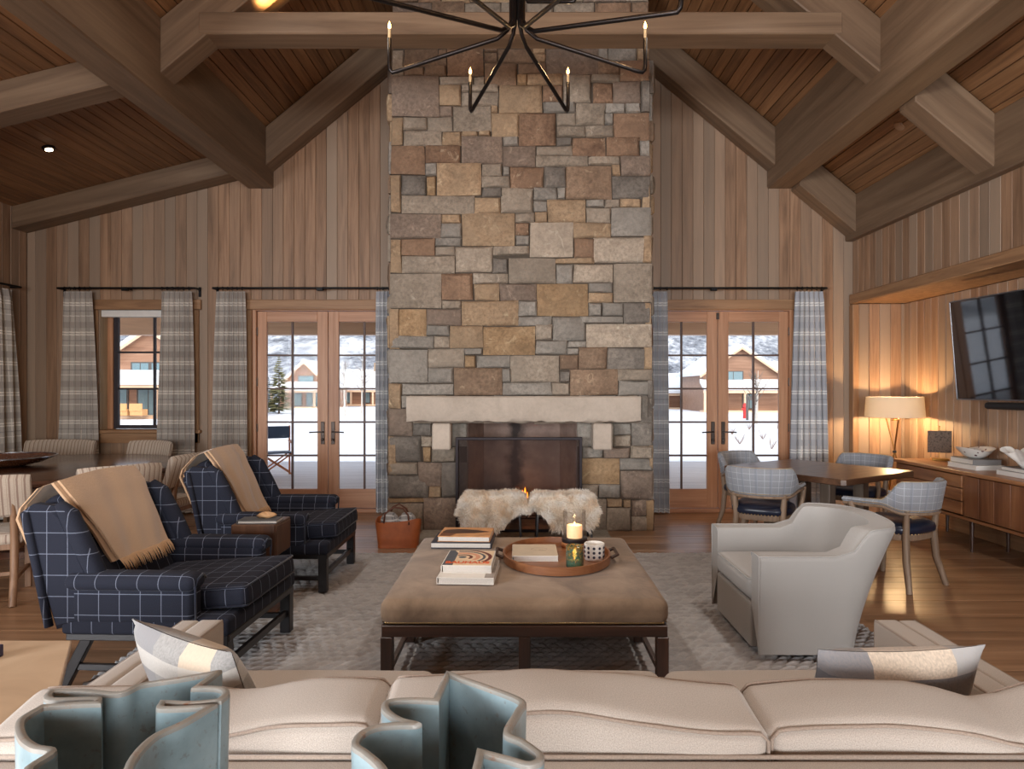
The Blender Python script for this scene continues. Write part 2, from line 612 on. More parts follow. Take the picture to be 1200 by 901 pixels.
M().box((4.44, 5.75, 2.60), (0.60, 4.9, 0.025)).obj('niche_soffit', W_TRIM, wr)
t = M().bar((4.11, 8.255, 2.645), (4.11, 2.5, 2.645), 0.13, 0.07, 0.006).obj('trim_1', W_TRIM); t['kind'] = 'structure'
# turn the grain along the boards: separate oriented beams
def beam(name, m_, parent, p0, p1, w_, h_, up=(0, 0, 1), ch=0.008):
    p0, p1 = Vector(p0), Vector(p1)
    L = (p1 - p0).length
    q = M().box((0, 0, L / 2), (w_, h_, L), ch)
    o = q.obj(name, m_, parent)
    z = (p1 - p0).normalized(); u = Vector(up); u = (u - z * u.dot(z)).normalized()
    orient(o, p0, z, -u)
    return o
bpy.data.objects.remove(t)
t = beam('trim_1', W_TRIM, None, (4.115, 8.262, 2.64), (4.115, 2.5, 2.64), 0.075, 0.12); t['kind'] = 'structure'
t = beam('trim_2', W_TRIM, None, (4.115, 8.215, 0.0), (4.115, 8.215, 2.575), 0.075, 0.10, (0, 1, 0)); t['kind'] = 'structure'
t = beam('baseboard_right', W_TRIM, None, (4.715, 8.18, 0.07), (4.715, 2.5, 0.07), 0.02, 0.14); t['kind'] = 'structure'

# ---------------------------------------------------------------- left wall and the wall behind the camera
wl = root('wall_left')
m = M()
m.box((-6.26, 4.1, 1.9), (0.2, 8.8, 4.0)); m.box((-6.26, -7.5, 1.9), (0.2, 1.2, 4.0))
m.box((-6.26, -3.6, 0.2), (0.2, 6.6, 0.8)); m.box((-6.26, -3.6, 3.4), (0.2, 6.6, 1.2))
m.obj('wall_core', DARKWALL, wl)
y = 8.26
while y > 5.4:
    plank('plank', W_WALL, wl, 0.130, 3.8, 0.024, (-6.146, y - 0.067, 0), (0, 0, 1), (1, 0, 0), 0.005)
    y -= 0.134
wf = root('wall_rear')
m = M()
m.box((-4.3, -8.1, 2.3), (4.3, 0.2, 5.0)); m.box((4.6, -8.1, 2.3), (1.3, 0.2, 5.0))
m.box((0.9, -8.1, 0.1), (6.2, 0.2, 0.4)); m.box((0.9, -8.1, 5.4), (6.2, 0.2, 4.3))
m.obj('wall_core', W_WALL, wf)

# ---------------------------------------------------------------- ceiling: boards, purlins, rafters, truss ties
ce = root('ceiling')
YB, YF = 8.27, -8.0
sl = math.atan(0.83); c_, s_ = math.cos(sl), math.sin(sl)
sl2 = math.atan(0.25)
m = M()
m.prism([(0, 7.30), (4.3, 7.30 - 0.83 * 4.3), (4.3, 7.6 - 0.83 * 4.3), (0, 7.6)], YF - 0.2, YB + 0.3, 'Y')
m.prism([(0, 7.30), (-3.36, 7.30 - 0.83 * 3.36), (-3.36, 7.6 - 0.83 * 3.36), (0, 7.6)], YF - 0.2, YB + 0.3, 'Y')
m.prism([(-3.3, 4.46), (-6.4, 4.46 - 0.25 * 3.04), (-6.4, 4.7 - 0.25 * 3.04), (-3.3, 4.75)], YF - 0.2, YB + 0.3, 'Y')
m.obj('ceiling_core', DARKWALL, ce)
PW = 0.118
d = 0.05
while d * c_ < 4.15:
    for sg in (-1, 1):
        if sg < 0 and d * c_ > 3.2: continue
        xx = (d + PW / 2) * c_
        plank('ceiling_board', W_CEIL, ce, PW - 0.005, 16.2, 0.02, (sg * xx, YF, 7.28 - 0.83 * xx), (0, 1, 0), (-sg * s_, 0, -c_), 0.005)
    d += PW
d = 0.02
while d < 2.9:
    xx = -3.36 - (d + PW / 2) * math.cos(sl2)
    plank('ceiling_board', W_CEIL, ce, PW - 0.005, 16.2, 0.02, (xx, YF, 4.44 - 0.25 * (-xx - 3.36)), (0, 1, 0), (math.sin(sl2), 0, -math.cos(sl2)), 0.005)
    d += PW
beam('purlin', W_BEAM, ce, (3.21, YF, 4.36), (3.21, YB, 4.36), 0.30, 0.68, ch=0.012)
beam('purlin', W_BEAM, ce, (-3.225, YF, 4.36), (-3.225, YB, 4.36), 0.32, 0.68, ch=0.012)
beam('wall_plate', W_BEAM, ce, (4.14, YF, 3.62), (4.14, YB, 3.62), 0.22, 0.52, ch=0.012)
def rafter(name, x0, zb0, x1, zb1, vd, y0, y1):
    """plumb-cut rafter: underside from (x0,zb0) to (x1,zb1), vertical depth vd"""
    ang = math.atan2(zb1 - zb0, x1 - x0)
    ca, sa = math.cos(-ang), math.sin(-ang)
    cx, cz = (x0 + x1) / 2, (zb0 + zb1) / 2
    P = []
    for px, pz in ((x0, zb0), (x1, zb1), (x1, zb1 + vd), (x0, zb0 + vd)):
        dx, dz = px - cx, pz - cz
        P.append((dx * ca - dz * sa, dx * sa + dz * ca))
    o = M().prism(P, y0, y1, 'Y', 0.010).obj(name, W_BEAMX, ce)
    o.location = (cx, 0, cz); o.rotation_euler = (0, -ang, 0)
    return o
W_BEAMX = wood('beam_oak_x', (94, 74, 57), (124, 101, 80), (144, 121, 98), axis='X', spread=0.12, cross=9, along=0.5, bump=0.2)
ub = lambda x: 5.41 - 0.83 * (x - 1.64)
for (y0, y1) in ((8.0, 8.265), (5.66, 5.91)):
    for sg in (-1, 1):
        rafter('rafter', 0.0, ub(0), sg * 3.07, ub(3.07), 0.46, y0, y1)
    rafter('rafter', 3.36, ub(3.36), 4.04, ub(4.04), 0.46, y0, y1)
    rafter('rafter', -3.38, 4.15, -6.12, 4.15 - 0.25 * 2.74, 0.27, y0, y1)
rafter('collar_tie', -2.74, 4.55, 2.74, 4.55, 0.19, 5.655, 5.915)
for sg in (-1, 1):   # short struts standing on the tie behind the truss
    rafter('strut', sg * 2.55, 4.745, sg * 1.75, 4.745 + 0.80 * 0.83, 0.24, 5.93, 6.13)
def disc_light(loc, nrm, name, label, cat, lit):
    t = thing(name, label, cat, loc)
    q = M().lathe((0, 0, 0), [(0.0, 0.012), (0.05, 0.012), (0.062, 0.0), (0.062, -0.012)][::-1], 24)
    o = q.obj('trim_ring' if lit else 'housing', BLACK if lit else W_CEILDISC, t, 40)
    if lit: M().lathe((0, 0, 0.013), [(0.036, 0), (0.034, 0.006), (0, 0.008)], 20).obj('lens', emit('downlight_lens', (255, 226, 190), 14), t, 40)
    t.rotation_euler = Vector(nrm).to_track_quat('Z', 'Y').to_euler()
    return t
W_CEILDISC = plain('disc_tan', (166, 132, 104), 0.6)
# fill spots with trim rings, added out of frame to brighten the seating
for lx, ly in ((-2.1, 1.2), (2.1, 1.2), (-2.1, 3.2), (2.1, 3.2), (-2.1, 4.9), (2.1, 4.9)):
    q = M().lathe((lx, ly, roof_z(lx) - .02), [(.06, 0), (.06, -.03), (.05, -.03), (.05, 0)], 20).obj('fill_spot_ring', BLACK, ce, 40)
    spot('vault_fill_spot', (lx, ly, roof_z(lx) - .07), (0, 0, 0), 110, (1, .93, .84), 95, .8, .10)
# recessed lamp in the low left ceiling, smoke detector in the right ceiling
YL = 5.2; XL = (57 - 610) / 780 * 6.9
zl = roof_z(XL)
disc_light((XL, 6.9, zl - 0.012), (0.24, 0, -0.97), 'recessed_downlight', 'small lit recessed downlight in the low sloping ceiling boards', 'light', True)
spot('downlight_beam', (XL, 6.9, zl - 0.05), (0, 0, 0), 25, (1, 0.80, 0.55), 100)
XS = (1054 - 610) / 780 * 6.6
disc_light((XS, 6.6, roof_z(XS) - 0.002), (-s_, 0, -c_), 'smoke_detector', 'small round tan disc detector on the ceiling boards above the niche', 'detector', False)

# ---------------------------------------------------------------- glazed double doors
HANDLE = plain('door_bronze', (72, 64, 60), 0.4, 0.8)
MUNT = plain('muntin_brown', (96, 74, 66), 0.5)
pane_cache = {}
def bx(name, mat_, parent, x0, x1, y0, y1, z0, z1, ch=0.004):
    return M().box(((x0 + x1) / 2, (y0 + y1) / 2, (z0 + z1) / 2), (x1 - x0, y1 - y0, z1 - z0), ch).obj(name, mat_, parent)
W_DOORX = wood('door_fir_x', (158, 108, 78), (190, 142, 108), (208, 164, 132), axis='X', spread=0.1, cross=22, along=0.8, rough=0.42)
W_TRIMX = wood('trim_oak_x', (118, 86, 60), (160, 122, 88), (180, 142, 106), axis='X', spread=0.1, cross=14)
def glazed_door(n, d, hinge_dark=True):
    r = root('door_%d' % n)
    x0, x1 = d
    xm = (x0 + x1) / 2
    bx('frame_jamb', W_DOOR, r, x0 - 0.0, x0 + 0.045, 8.262, 8.46, 0.0, 2.52)
    bx('frame_jamb', W_DOOR, r, x1 - 0.045, x1 + 0.0, 8.262, 8.46, 0.0, 2.52)
    bx('frame_head', W_DOORX, r, x0 + 0.045, x1 - 0.045, 8.262, 8.46, 2.505, 2.52, 0.002)
    bx('header_trim', W_TRIMX, r, x0 - 0.09, x1 + 0.09, 8.235, 8.275, 2.515, 2.64, 0.006)
    bx('side_trim', W_TRIM, r, x0 - 0.075, x0 - 0.003, 8.245, 8.275, 0.0, 2.513)
    bx('side_trim', W_TRIM, r, x1 + 0.003, x1 + 0.075, 8.245, 8.275, 0.0, 2.513)
    bx('threshold', W_DOORX, r, x0 + 0.045, x1 - 0.045, 8.25, 8.48, 0.0, 0.045)
    for sg in (-1, 1):
        a, b = (x0 + 0.05, xm - 0.004) if sg < 0 else (xm + 0.004, x1 - 0.05)
        lf = bx('door_leaf', W_DOOR, r, a, a + 0.115 if sg < 0 else a + 0.13, 8.30, 8.345, 0.05, 2.50, 0.004)
        q = (b - 0.13 if sg < 0 else b - 0.115, b)
        bx('stile', W_DOOR, lf, q[0], q[1], 8.30, 8.345, 0.05, 2.50)
        g0 = a + (0.115 if sg < 0 else 0.13); g1 = q[0]
        bx('rail', W_DOORX, lf, g0, g1, 8.30, 8.345, 2.37, 2.50)
        bx('rail', W_DOORX, lf, g0, g1, 8.30, 8.345, 0.05, 0.285)
        pw = (g1 - g0) / 2; ph = (2.37 - 0.285) / 5
        bx('muntin', MUNT, lf, g0 + pw - 0.011, g0 + pw + 0.011, 8.303, 8.342, 0.285, 2.37, 0.003)
        for k in range(1, 5):
            z = 0.285 + ph * k
            bx('muntin', MUNT, lf, g0, g1, 8.304, 8.341, z - 0.011, z + 0.011, 0.003)
        for i in range(2):
            for k in range(5):
                M().box((g0 + pw * (i + 0.5), 8.322, 0.285 + ph * (k + 0.5)), (pw - 0.024, 0.006, ph - 0.024)).obj('pane', GLASS, lf)
        hx = b - 0.06 if sg < 0 else a + 0.06
        h = M().box((hx, 8.292, 0.985), (0.045, 0.014, 0.28), 0.004)
        h.tube([(hx, 8.29, 1.0), (hx, 8.24, 1.0), (hx + sg * 0.03, 8.235, 1.0), (hx + sg * 0.15, 8.235, 0.995)], 0.009, 8)
        h.lathe((hx, 8.28, 0.9), [(0.0, -0.018), (0.018, -0.01), (0.018, 0.01), (0, 0.018)], 10)
        h.obj('lever_handle', HANDLE, lf, 40)
        ex = x0 + 0.047 if sg < 0 else x1 - 0.047
        for z in (0.45, 1.05, 1.62, 2.25):
            M().tube([(ex, 8.292, z - 0.05), (ex, 8.292, z + 0.05)], 0.010, 8).obj('hinge', HANDLE, lf, 40)
    return r
glazed_door(1, DOORS[0]); dr = glazed_door(2, DOORS[1])
bx('flush_bolt', HANDLE, dr, 2.44, 2.475, 8.285, 8.299, 2.40, 2.48)

# ---------------------------------------------------------------- window with its shade cassette
wn = root('window_1')
x0, x1, z0, z1 = WIN
W_REV = wood('reveal_pale', (150, 128, 100), (178, 156, 126), (194, 172, 142), spread=0.05)
bx('header_trim', W_TRIMX, wn, x0 - 0.10, x1 + 0.10, 8.235, 8.275, 2.515, 2.64, 0.006)
bx('side_trim', W_TRIM, wn, x0 - 0.07, x0, 8.245, 8.275, 0.86, 2.513)
bx('side_trim', W_TRIM, wn, x1, x1 + 0.07, 8.245, 8.275, 0.86, 2.513)
bx('reveal', W_REV, wn, x0, x0 + 0.012, 8.275, 8.50, z0, z1, 0.002)
bx('reveal', W_REV, wn, x1 - 0.012, x1, 8.275, 8.50, z0, z1, 0.002)
bx('window_sill', W_TRIMX, wn, x0 - 0.10, x1 + 0.10, 8.215, 8.50, 0.985, 1.025, 0.006)
bx('apron', W_TRIMX, wn, x0 - 0.07, x1 + 0.07, 8.245, 8.275, 0.86, 0.983, 0.005)
fx0, fx1 = x0 + 0.05, x1 - 0.05
bx('inner_frame', W_DOOR, wn, x0 + 0.012, fx0 + 0.03, 8.42, 8.50, 1.025, z1)
bx('inner_frame', W_DOOR, wn, fx1 - 0.03, x1 - 0.012, 8.42, 8.50, 1.025, z1)
DARKF = plain('sash_dark', (46, 40, 46), 0.5)
sa = bx('sash', DARKF, wn, fx0 + 0.03, fx0 + 0.085, 8.44, 8.49, 1.03, z1)
for a in ((fx1 - 0.085, fx1 - 0.03, 1.03, z1), (fx0 + 0.085, fx1 - 0.085, 1.03, 1.075), (fx0 + 0.085, fx1 - 0.085, z1 - 0.06, z1)):
    bx('sash_rail', DARKF, sa, a[0], a[1], 8.44, 8.49, a[2], a[3])
gx0, gx1, gz0, gz1 = fx0 + 0.085, fx1 - 0.085, 1.075, z1 - 0.06
gm = (gx0 + gx1) / 2
bx('muntin', DARKF, sa, gm - 0.014, gm + 0.014, 8.445, 8.485, gz0, gz1)
for k in (1, 2):
    z = gz0 + (gz1 - gz0) * k / 3
    bx('muntin', DARKF, sa, gx0, gx1, 8.446, 8.484, z - 0.012, z + 0.012)
for i in range(2):
    for k in range(3):
        pw, ph = (gx1 - gx0) / 2, (gz1 - gz0) / 3
        M().box((gx0 + pw * (i + 0.5), 8.465, gz0 + ph * (k + 0.5)), (pw - 0.03, 0.006, ph - 0.026)).obj('pane', GLASS, sa)
bx('shade_cassette', WHITE, wn, x0 + 0.015, x1 - 0.015, 8.29, 8.38, 2.43, 2.515, 0.006)
# ---------------------------------------------------------------- stone chimney, stone by stone
SM = {
 'l': stone_mat('stone_pale', (158, 144, 128), (184, 168, 150), (200, 184, 166), (214, 204, 186)),
 't': stone_mat('stone_tan', (146, 124, 100), (178, 150, 120), (194, 168, 138), (208, 186, 154)),
 'o': stone_mat('stone_ochre', (140, 112, 82), (174, 143, 108), (194, 164, 128), (206, 182, 146)),
 'r': stone_mat('stone_rust', (118, 92, 74), (150, 120, 97), (172, 140, 114), (200, 178, 150)),
 'b': stone_mat('stone_brown', (116, 94, 77), (146, 121, 100), (164, 139, 116), (188, 164, 136)),
 'p': stone_mat('stone_taupe', (118, 102, 92), (146, 128, 114), (162, 142, 126), (186, 166, 148)),
 'g': stone_mat('stone_grey', (136, 124, 110), (162, 148, 132), (178, 164, 148), (186, 174, 158)),
 's': stone_mat('stone_bluegrey', (134, 128, 120), (158, 151, 142), (174, 166, 156)),
 'G': stone_mat('stone_charcoal', (98, 92, 86), (128, 120, 112), (150, 141, 131), (160, 150, 138)),
}
S_A = """l 85 55 160 262;b 165 50 445 190;b 165 195 330 262;b 335 190 515 268;b 449 50 520 186;r 525 50 820 270;b 825 80 935 155;b 825 40 935 76;b 940 50 1225 160;b 835 160 1095 345;b 1110 165 1320 255;o 1100 260 1178 345;
p 85 270 450 605;g 460 280 735 340;g 740 280 830 345;t 455 345 635 515;g 640 345 940 400;g 640 405 940 515;p 455 515 560 605;g 570 520 880 725;t 885 515 935 570;t 950 350 1305 575;
t 80 615 155 840;g 160 615 350 715;g 355 610 560 725;g 165 725 475 850;t 480 730 635 845;t 640 730 775 765;t 780 728 875 765;p 640 770 975 995;t 885 580 1110 770;s 985 775 1110 845;r 1115 580 1415 845"""
S_B = """t 100 40 205 88;t 105 92 205 160;b 145 165 205 245;p 210 40 640 255;s 645 40 720 145;s 725 40 960 145;t 965 40 1075 143;b 645 150 820 250;r 825 148 1078 308;g 585 258 818 320;t 55 255 345 345;g 352 262 580 488;r 185 350 345 485;r 600 325 760 492;p 765 313 990 490;G 996 313 1080 568;s 190 490 452 570;g 458 495 695 675;s 702 495 865 570;s 870 495 990 570;s 700 576 762 672;r 768 576 1085 800;g 298 576 453 680;g 300 685 535 770;g 540 680 762 770;G 297 776 425 842;r 430 776 705 930;r 710 780 978 930;s 985 806 1085 930;g 135 850 425 925"""
S_C = """r 70 5 335 240;r 342 5 630 145;p 980 5 1250 172;s 345 150 433 245;t 440 152 800 412;G 145 250 345 405;o 350 250 425 408;t 65 247 133 550;g 808 155 972 250;s 980 177 1035 250;r 1040 177 1312 350;g 808 256 1035 346;G 808 350 972 425;g 145 415 742 560;t 748 430 962 560;g 970 355 1226 555;
p 60 570 465 765;t 470 570 632 640;s 472 648 635 755;t 645 565 1080 830;g 1085 562 1240 635;r 1085 640 1197 740;s 1088 745 1197 825;t 75 775 140 1045;r 145 772 415 905;s 422 762 635 830;g 422 835 582 905;l 588 835 893 1045;g 900 832 1200 905"""
S_D = """g 130 85 555 170;g 562 88 822 155;p 828 85 1090 250;t 757 155 823 248;b 375 165 752 440;G 193 176 370 348;G 762 255 1005 437;t 1012 255 1095 515;s 108 352 300 450;s 306 345 370 445;s 108 458 220 550;t 225 448 538 632;s 545 445 695 505;g 700 443 820 508;t 825 440 998 508;g 546 512 745 635;s 750 513 1100 748;t 118 556 218 635;t 438 640 745 762;l 80 640 435 925;r 445 768 605 925;l 610 758 1012 968;t 1017 750 1105 968"""
S_E = """g 105 48 412 148;G 638 65 726 148;g 733 65 1006 208;g 45 153 333 355;r 338 152 520 306;g 525 150 726 210;t 530 215 675 308;p 680 212 896 308;g 338 312 450 355;t 456 312 785 458;s 788 312 896 400;s 790 405 985 460;t 42 360 90 595;o 95 362 245 520;p 250 360 452 455;s 248 460 383 516;t 388 462 580 588;s 95 522 288 590;g 292 520 386 590;o 585 465 885 628;s 38 600 253 795;g 257 594 468 703;s 472 592 578 628;o 472 632 535 703;s 540 632 738 703;g 742 632 1029 788;s 258 708 405 795;b 410 708 692 866;s 695 708 740 790;s 105 800 403 866;s 697 793 981 866;t 35 800 98 945;s 103 870 138 945"""
S_F = """t 205 62 430 94;s 212 98 308 208;l 313 98 540 205;g 545 95 785 318;s 402 208 540 262;t 400 266 540 322;o 96 210 397 402;s 402 327 475 402;s 480 325 600 402;G 605 322 728 448;t 733 322 783 446;s 352 406 602 445;s 190 406 382 546;g 87 452 187 542;l 388 450 785 582;s 90 546 272 626;s 276 550 385 586;s 276 590 340 626;b 230 628 338 718;b 342 588 506 712;G 510 588 722 710;t 726 586 788 712;g 573 714 790 778;G 232 722 288 788;b 292 716 572 866;g 180 792 286 866;s 577 782 737 866;G 742 772 798 1016;g -650 870 -440 1030;g -436 870 -160 1030;s -156 870 80 1030;g 84 870 330 1030;s 334 870 560 1030;g 564 870 690 1030;s 694 870 738 1030"""
S_G = """p 35 104 175 272;G 180 190 297 268;g 228 272 298 335;t 30 276 76 512;G 80 276 226 430;o 243 338 290 430;g 293 338 445 432;g 301 190 412 334;s 416 190 515 335;g 80 435 205 510;p 210 436 355 580;G 358 436 515 650;G 36 515 275 652;t 278 585 354 652;o 28 656 243 684;p 246 656 515 868;g 26 688 242 868;"""
S_H = """s 36 190 135 335;g 140 190 258 335;s 262 190 370 260;g 262 264 370 335;G 375 182 528 328;s 65 340 195 406;p 200 340 360 406;g 364 334 475 408;o 62 410 300 568;s 303 412 478 484;t 480 332 530 472;p 305 488 530 665;g 65 575 165 655;s 168 572 302 655;t 222 660 315 716;t 319 668 366 716;p 371 670 458 770;o 462 670 535 868;g 216 720 365 868;g 372 774 458 868;g 64 660 213 868;s 430 25 463 178"""
ch = thing('stone_chimney', 'tall grey and tan ashlar stone chimney with mantel between the two glazed doors', 'fireplace', (0, 0, 0))
FY = 7.19
MORTAR = plain('mortar', (84, 75, 66), 0.95, var=0.15)
m = M()
OX0, OX1, OZ = -0.575, 0.61, 1.185
def hw(z): return 1.44 - 0.0098 * z
for x0, x1, z0, z1 in ((-1.42, OX0 - .01, 0, OZ), (OX1 + .01, 1.42, 0, OZ), (-1.41, 1.41, OZ, 4.0)):
    m.box(((x0 + x1) / 2, 7.7375, (z0 + z1) / 2), (x1 - x0, 1.035, z1 - z0))
m.prism([(-1.375, 4.0), (1.375, 4.0), (1.375, 6.07), (0, 7.21), (-1.375, 6.07)], 7.22, 8.255, 'Y')
m.obj('mortar_core', MORTAR, ch)
rnd.seed(3)
def stone(x0, x1, z0, z1, kind, y=FY, side=0):
    """one hand-split block: uneven face, knocked-off arrises, slightly out-of-square outline"""
    wx, wz = x1 - x0, z1 - z0
    n = 5
    proud = rnd.uniform(-0.010, 0.020)
    seed = rnd.random() * 100
    j = lambda s: rnd.uniform(-s, s)
    cor = {(a, b): (j(.006), j(.006)) for a in (0, 1) for b in (0, 1)}
    amp = 0.018 + 0.03 * min(1, wx * wz / 0.12)
    vs = []; fs = []
    for i in range(n):
        for k in range(n):
            u = (0, .08, .5, .92, 1)[i]; v = (0, .1, .5, .9, 1)[k]
            if 0 < i < n - 1: u += j(.05) if i == 2 else 0
            dx = sum(cor[a, b][0] * (u if a else 1 - u) * (v if b else 1 - v) for a in (0, 1) for b in (0, 1))
            dz = sum(cor[a, b][1] * (u if a else 1 - u) * (v if b else 1 - v) for a in (0, 1) for b in (0, 1))
            px = (u - 0.5) * wx + dx; pz = (v - 0.5) * wz + dz
            edge = i in (0, n - 1) or k in (0, n - 1)
            dep = (0.014 + abs(j(.006))) if edge else -amp * (0.5 * mnoise.noise(Vector((px * 4 + seed, pz * 4, seed))) + 0.45 * mnoise.noise(Vector((px * 13, pz * 13, seed)))) - 0.004
            if edge: px += j(.003); pz += j(.003)
            vs.append((px, dep - proud, pz))
    for i in range(n - 1):
        for k in range(n - 1):
            a = i * n + k
            fs.append((a, a + n, a + n + 1, a + 1))
    ring = [i * n for i in range(n)] + [(n - 1) * n + k for k in range(1, n)] + [i * n + n - 1 for i in range(n - 2, -1, -1)] + [k for k in range(n - 2, 0, -1)]
    b0 = len(vs)
    for r_ in ring: vs.append((vs[r_][0], 0.075, vs[r_][2]))
    L = len(ring)
    for i in range(L):
        i2 = (i + 1) % L
        fs.append((ring[i2], ring[i], b0 + i, b0 + i2))
    o = M().add(vs, fs).obj('stone', SM[kind], ch, 50)
    if side == 0: o.location = ((x0 + x1) / 2, y, (z0 + z1) / 2)
    else:
        o.location = (side, (x0 + x1) / 2, (z0 + z1) / 2); o.rotation_euler = (0, 0, PI / 2 if side > 0 else -PI / 2)
for txt, (ox, oy, sc) in ((S_A, (450, 50, 7.04)), (S_B, (610, 50, 7.04)), (S_C, (450, 170, 7.04)), (S_D, (610, 170, 7.04)), (S_E, (450, 290, 5.006)), (S_F, (610, 290, 5.006)), (S_G, (450, 460, 5.3)), (S_H, (670, 460, 5.3))):
    for it in txt.replace('\n', '').split(';'):
        q = it.split()
        if len(q) != 5: continue
        a, b, c, d_ = [float(v) for v in q[1:]]
        px0, px1, py0, py1 = ox + a / sc, ox + c / sc, oy + b / sc, oy + d_ / sc
        X0, X1 = (px0 - 610) / 108.5 - .001, (px1 - 610) / 108.5 + .001
        Z1, Z0 = 1.53 - (py0 - 456) / 108.5 + .001, 1.53 - (py1 - 456) / 108.5 - .001
        if Z0 < 0.09: Z0 = 0.0
        # corner stones run out to the battered arris
        if X0 < -1.30: X0 = -hw((Z0 + Z1) / 2)
        if X1 > 1.31: X1 = hw((Z0 + Z1) / 2)
        if Z1 > 5.15: Z1 = max(Z0 + .05, min(Z1, 5.24))
        stone(X0, X1, Z0, Z1, q[0])
# courses above the truss tie, then the returns
z = 5.25
while z < 5.95:
    h = rnd.choice([.20, .27, .33]); x = -hw(z)
    while x < hw(z) - .05:
        w_ = min(rnd.uniform(.22, .5), hw(z) - x)
        if hw(z) - (x + w_) < .12: w_ = hw(z) - x
        stone(x + .004, x + w_ - .004, z + .004, z + h - .004, rnd.choice('rbbptg')); x += w_
    z += h
z = 0.0
while z < 4.9:
    h = rnd.choice([.22, .3, .36])
    for sx in (-1, 1):
        y = 7.27
        while y < 8.2:
            w_ = min(rnd.choice([.35, .5, .66]), 8.24 - y)
            if w_ > .06: stone(y + .004, y + w_ - .004, z + .004, z + h - .004, rnd.choice('ggpstb'), side=sx * 1.45)
            y += w_
    z += h
# mantel: one long sawn slab with a broken lower arris
S_MANT = stone_mat('mantel_limestone', (184, 170, 156), (198, 184, 170), (208, 194, 180), speck=.10, rough_h=.35)
n = 40; vs = []; fs = []
rnd.seed(9)
prof = [(7.30, 1.455), (6.955, 1.455), (6.94, 1.44), (6.94, 1.30), (6.945, 1.235), (6.955, 1.195), (7.0, 1.178), (7.30, 1.175)]
for i in range(n + 1):
    x = -1.19 + 2.447 * i / n
    for k, (y, z_) in enumerate(prof):
        jz = rnd.uniform(-.010, .010) if k in (4, 5, 6) else rnd.uniform(-.002, .002)
        jy = rnd.uniform(-.010, .008) if k in (3, 4, 5) else rnd.uniform(-.003, .003)
        vs.append((x + rnd.uniform(-.004, .004), y + (jy if 0 < k < 7 else 0), z_ + jz))
P = len(prof)
for i in range(n):
    for k in range(P):
        k2 = (k + 1) % P
        fs.append((i * P + k, i * P + k2, (i + 1) * P + k2, (i + 1) * P + k))
fs.append(tuple(range(P - 1, -1, -1))); fs.append(tuple(n * P + k for k in range(P)))
fs = [tuple(reversed(f)) for f in fs]
M().add(vs, fs).obj('mantel', S_MANT, ch, 35, label='long pale limestone mantel slab')
for xa, xb in ((-0.93, -0.735), (0.765, 0.965)):
    M().box(((xa + xb) / 2, 7.09, 1.03), (xb - xa, 0.2, 0.28), 0.014).obj('corbel', S_MANT, ch)
# firebox
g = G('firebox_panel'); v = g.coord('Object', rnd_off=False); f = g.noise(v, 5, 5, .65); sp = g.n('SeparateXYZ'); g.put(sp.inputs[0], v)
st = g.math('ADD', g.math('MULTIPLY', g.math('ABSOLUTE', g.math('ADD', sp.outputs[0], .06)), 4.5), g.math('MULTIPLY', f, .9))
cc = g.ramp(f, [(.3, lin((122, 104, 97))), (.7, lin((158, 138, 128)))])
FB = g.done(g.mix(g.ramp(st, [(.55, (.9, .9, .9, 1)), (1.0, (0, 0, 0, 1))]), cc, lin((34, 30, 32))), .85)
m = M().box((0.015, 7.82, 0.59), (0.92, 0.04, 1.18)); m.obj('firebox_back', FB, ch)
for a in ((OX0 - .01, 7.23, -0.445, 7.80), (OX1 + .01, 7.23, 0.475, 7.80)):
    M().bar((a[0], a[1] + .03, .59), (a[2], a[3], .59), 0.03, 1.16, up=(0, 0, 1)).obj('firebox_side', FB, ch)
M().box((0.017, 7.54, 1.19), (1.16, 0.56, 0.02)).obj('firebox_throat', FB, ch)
M().box((0.017, 7.5, 0.012), (1.2, 0.64, 0.024)).obj('firebox_hearth', FB, ch)
HEARTH = stone_mat('hearth_stone', (150, 142, 132), (172, 164, 152), (186, 178, 166))
for k, (xa, xb) in enumerate(((-1.05, -0.4), (-0.393, 0.35), (0.357, 0.93))):
    M().box(((xa + xb) / 2, 6.80, 0.008), (xb - xa, 0.74, 0.016), 0.004).obj('hearth_slab', HEARTH, ch)

# fire screen, logs, flame
t = thing('fire_screen', 'black framed mesh fire screen standing before the firebox opening', 'fire screen', (-0.018, 7.06, 0.016))
SCR = plain('screen_iron', (44, 38, 42), 0.5, 0.6)
def mesh_mat():
    g = G('screen_mesh')
    tcn = g.n('TexCoord').outputs['UV']; sp = g.n('SeparateXYZ'); g.put(sp.inputs[0], tcn)
    g.m.node_tree.nodes.remove(g.b)
    out = g.t.nodes['Material Output']
    tr = g.n('BsdfTransparent'); df = g.n('BsdfDiffuse'); df.inputs[0].default_value = lin((70, 58, 58))
    ms = []
    for a in (0, 1):
        f = g.math('FRACT', g.math('DIVIDE', sp.outputs[a], 0.006)); ms.append(g.math('LESS_THAN', f, 0.22))
    mx = g.n('MixShader'); g.put(mx.inputs[0], g.math('MAXIMUM', ms[0], ms[1]))
    g.t.links.new(tr.outputs[0], mx.inputs[1]); g.t.links.new(df.outputs[0], mx.inputs[2]); g.t.links.new(mx.outputs[0], out.inputs[0])
    return g.m
W2 = 0.668
for a in ((-W2, 0, 0.0, W2 * 0 - W2 + .024, 1.0), (W2 - .024, 0, 0.0, W2, 1.0)):
    M().box(((a[0] + a[3]) / 2, 0, 0.5), (0.03, 0.03, 1.0), 0.003).obj('upright', SCR, t)
M().box((0, 0, 0.99), (2 * W2 + .006, 0.032, 0.03), 0.003).obj('top_rail', SCR, t)
M().box((0, 0, 0.015), (2 * W2 - .06, 0.03, 0.03), 0.003).obj('bottom_rail', SCR, t)
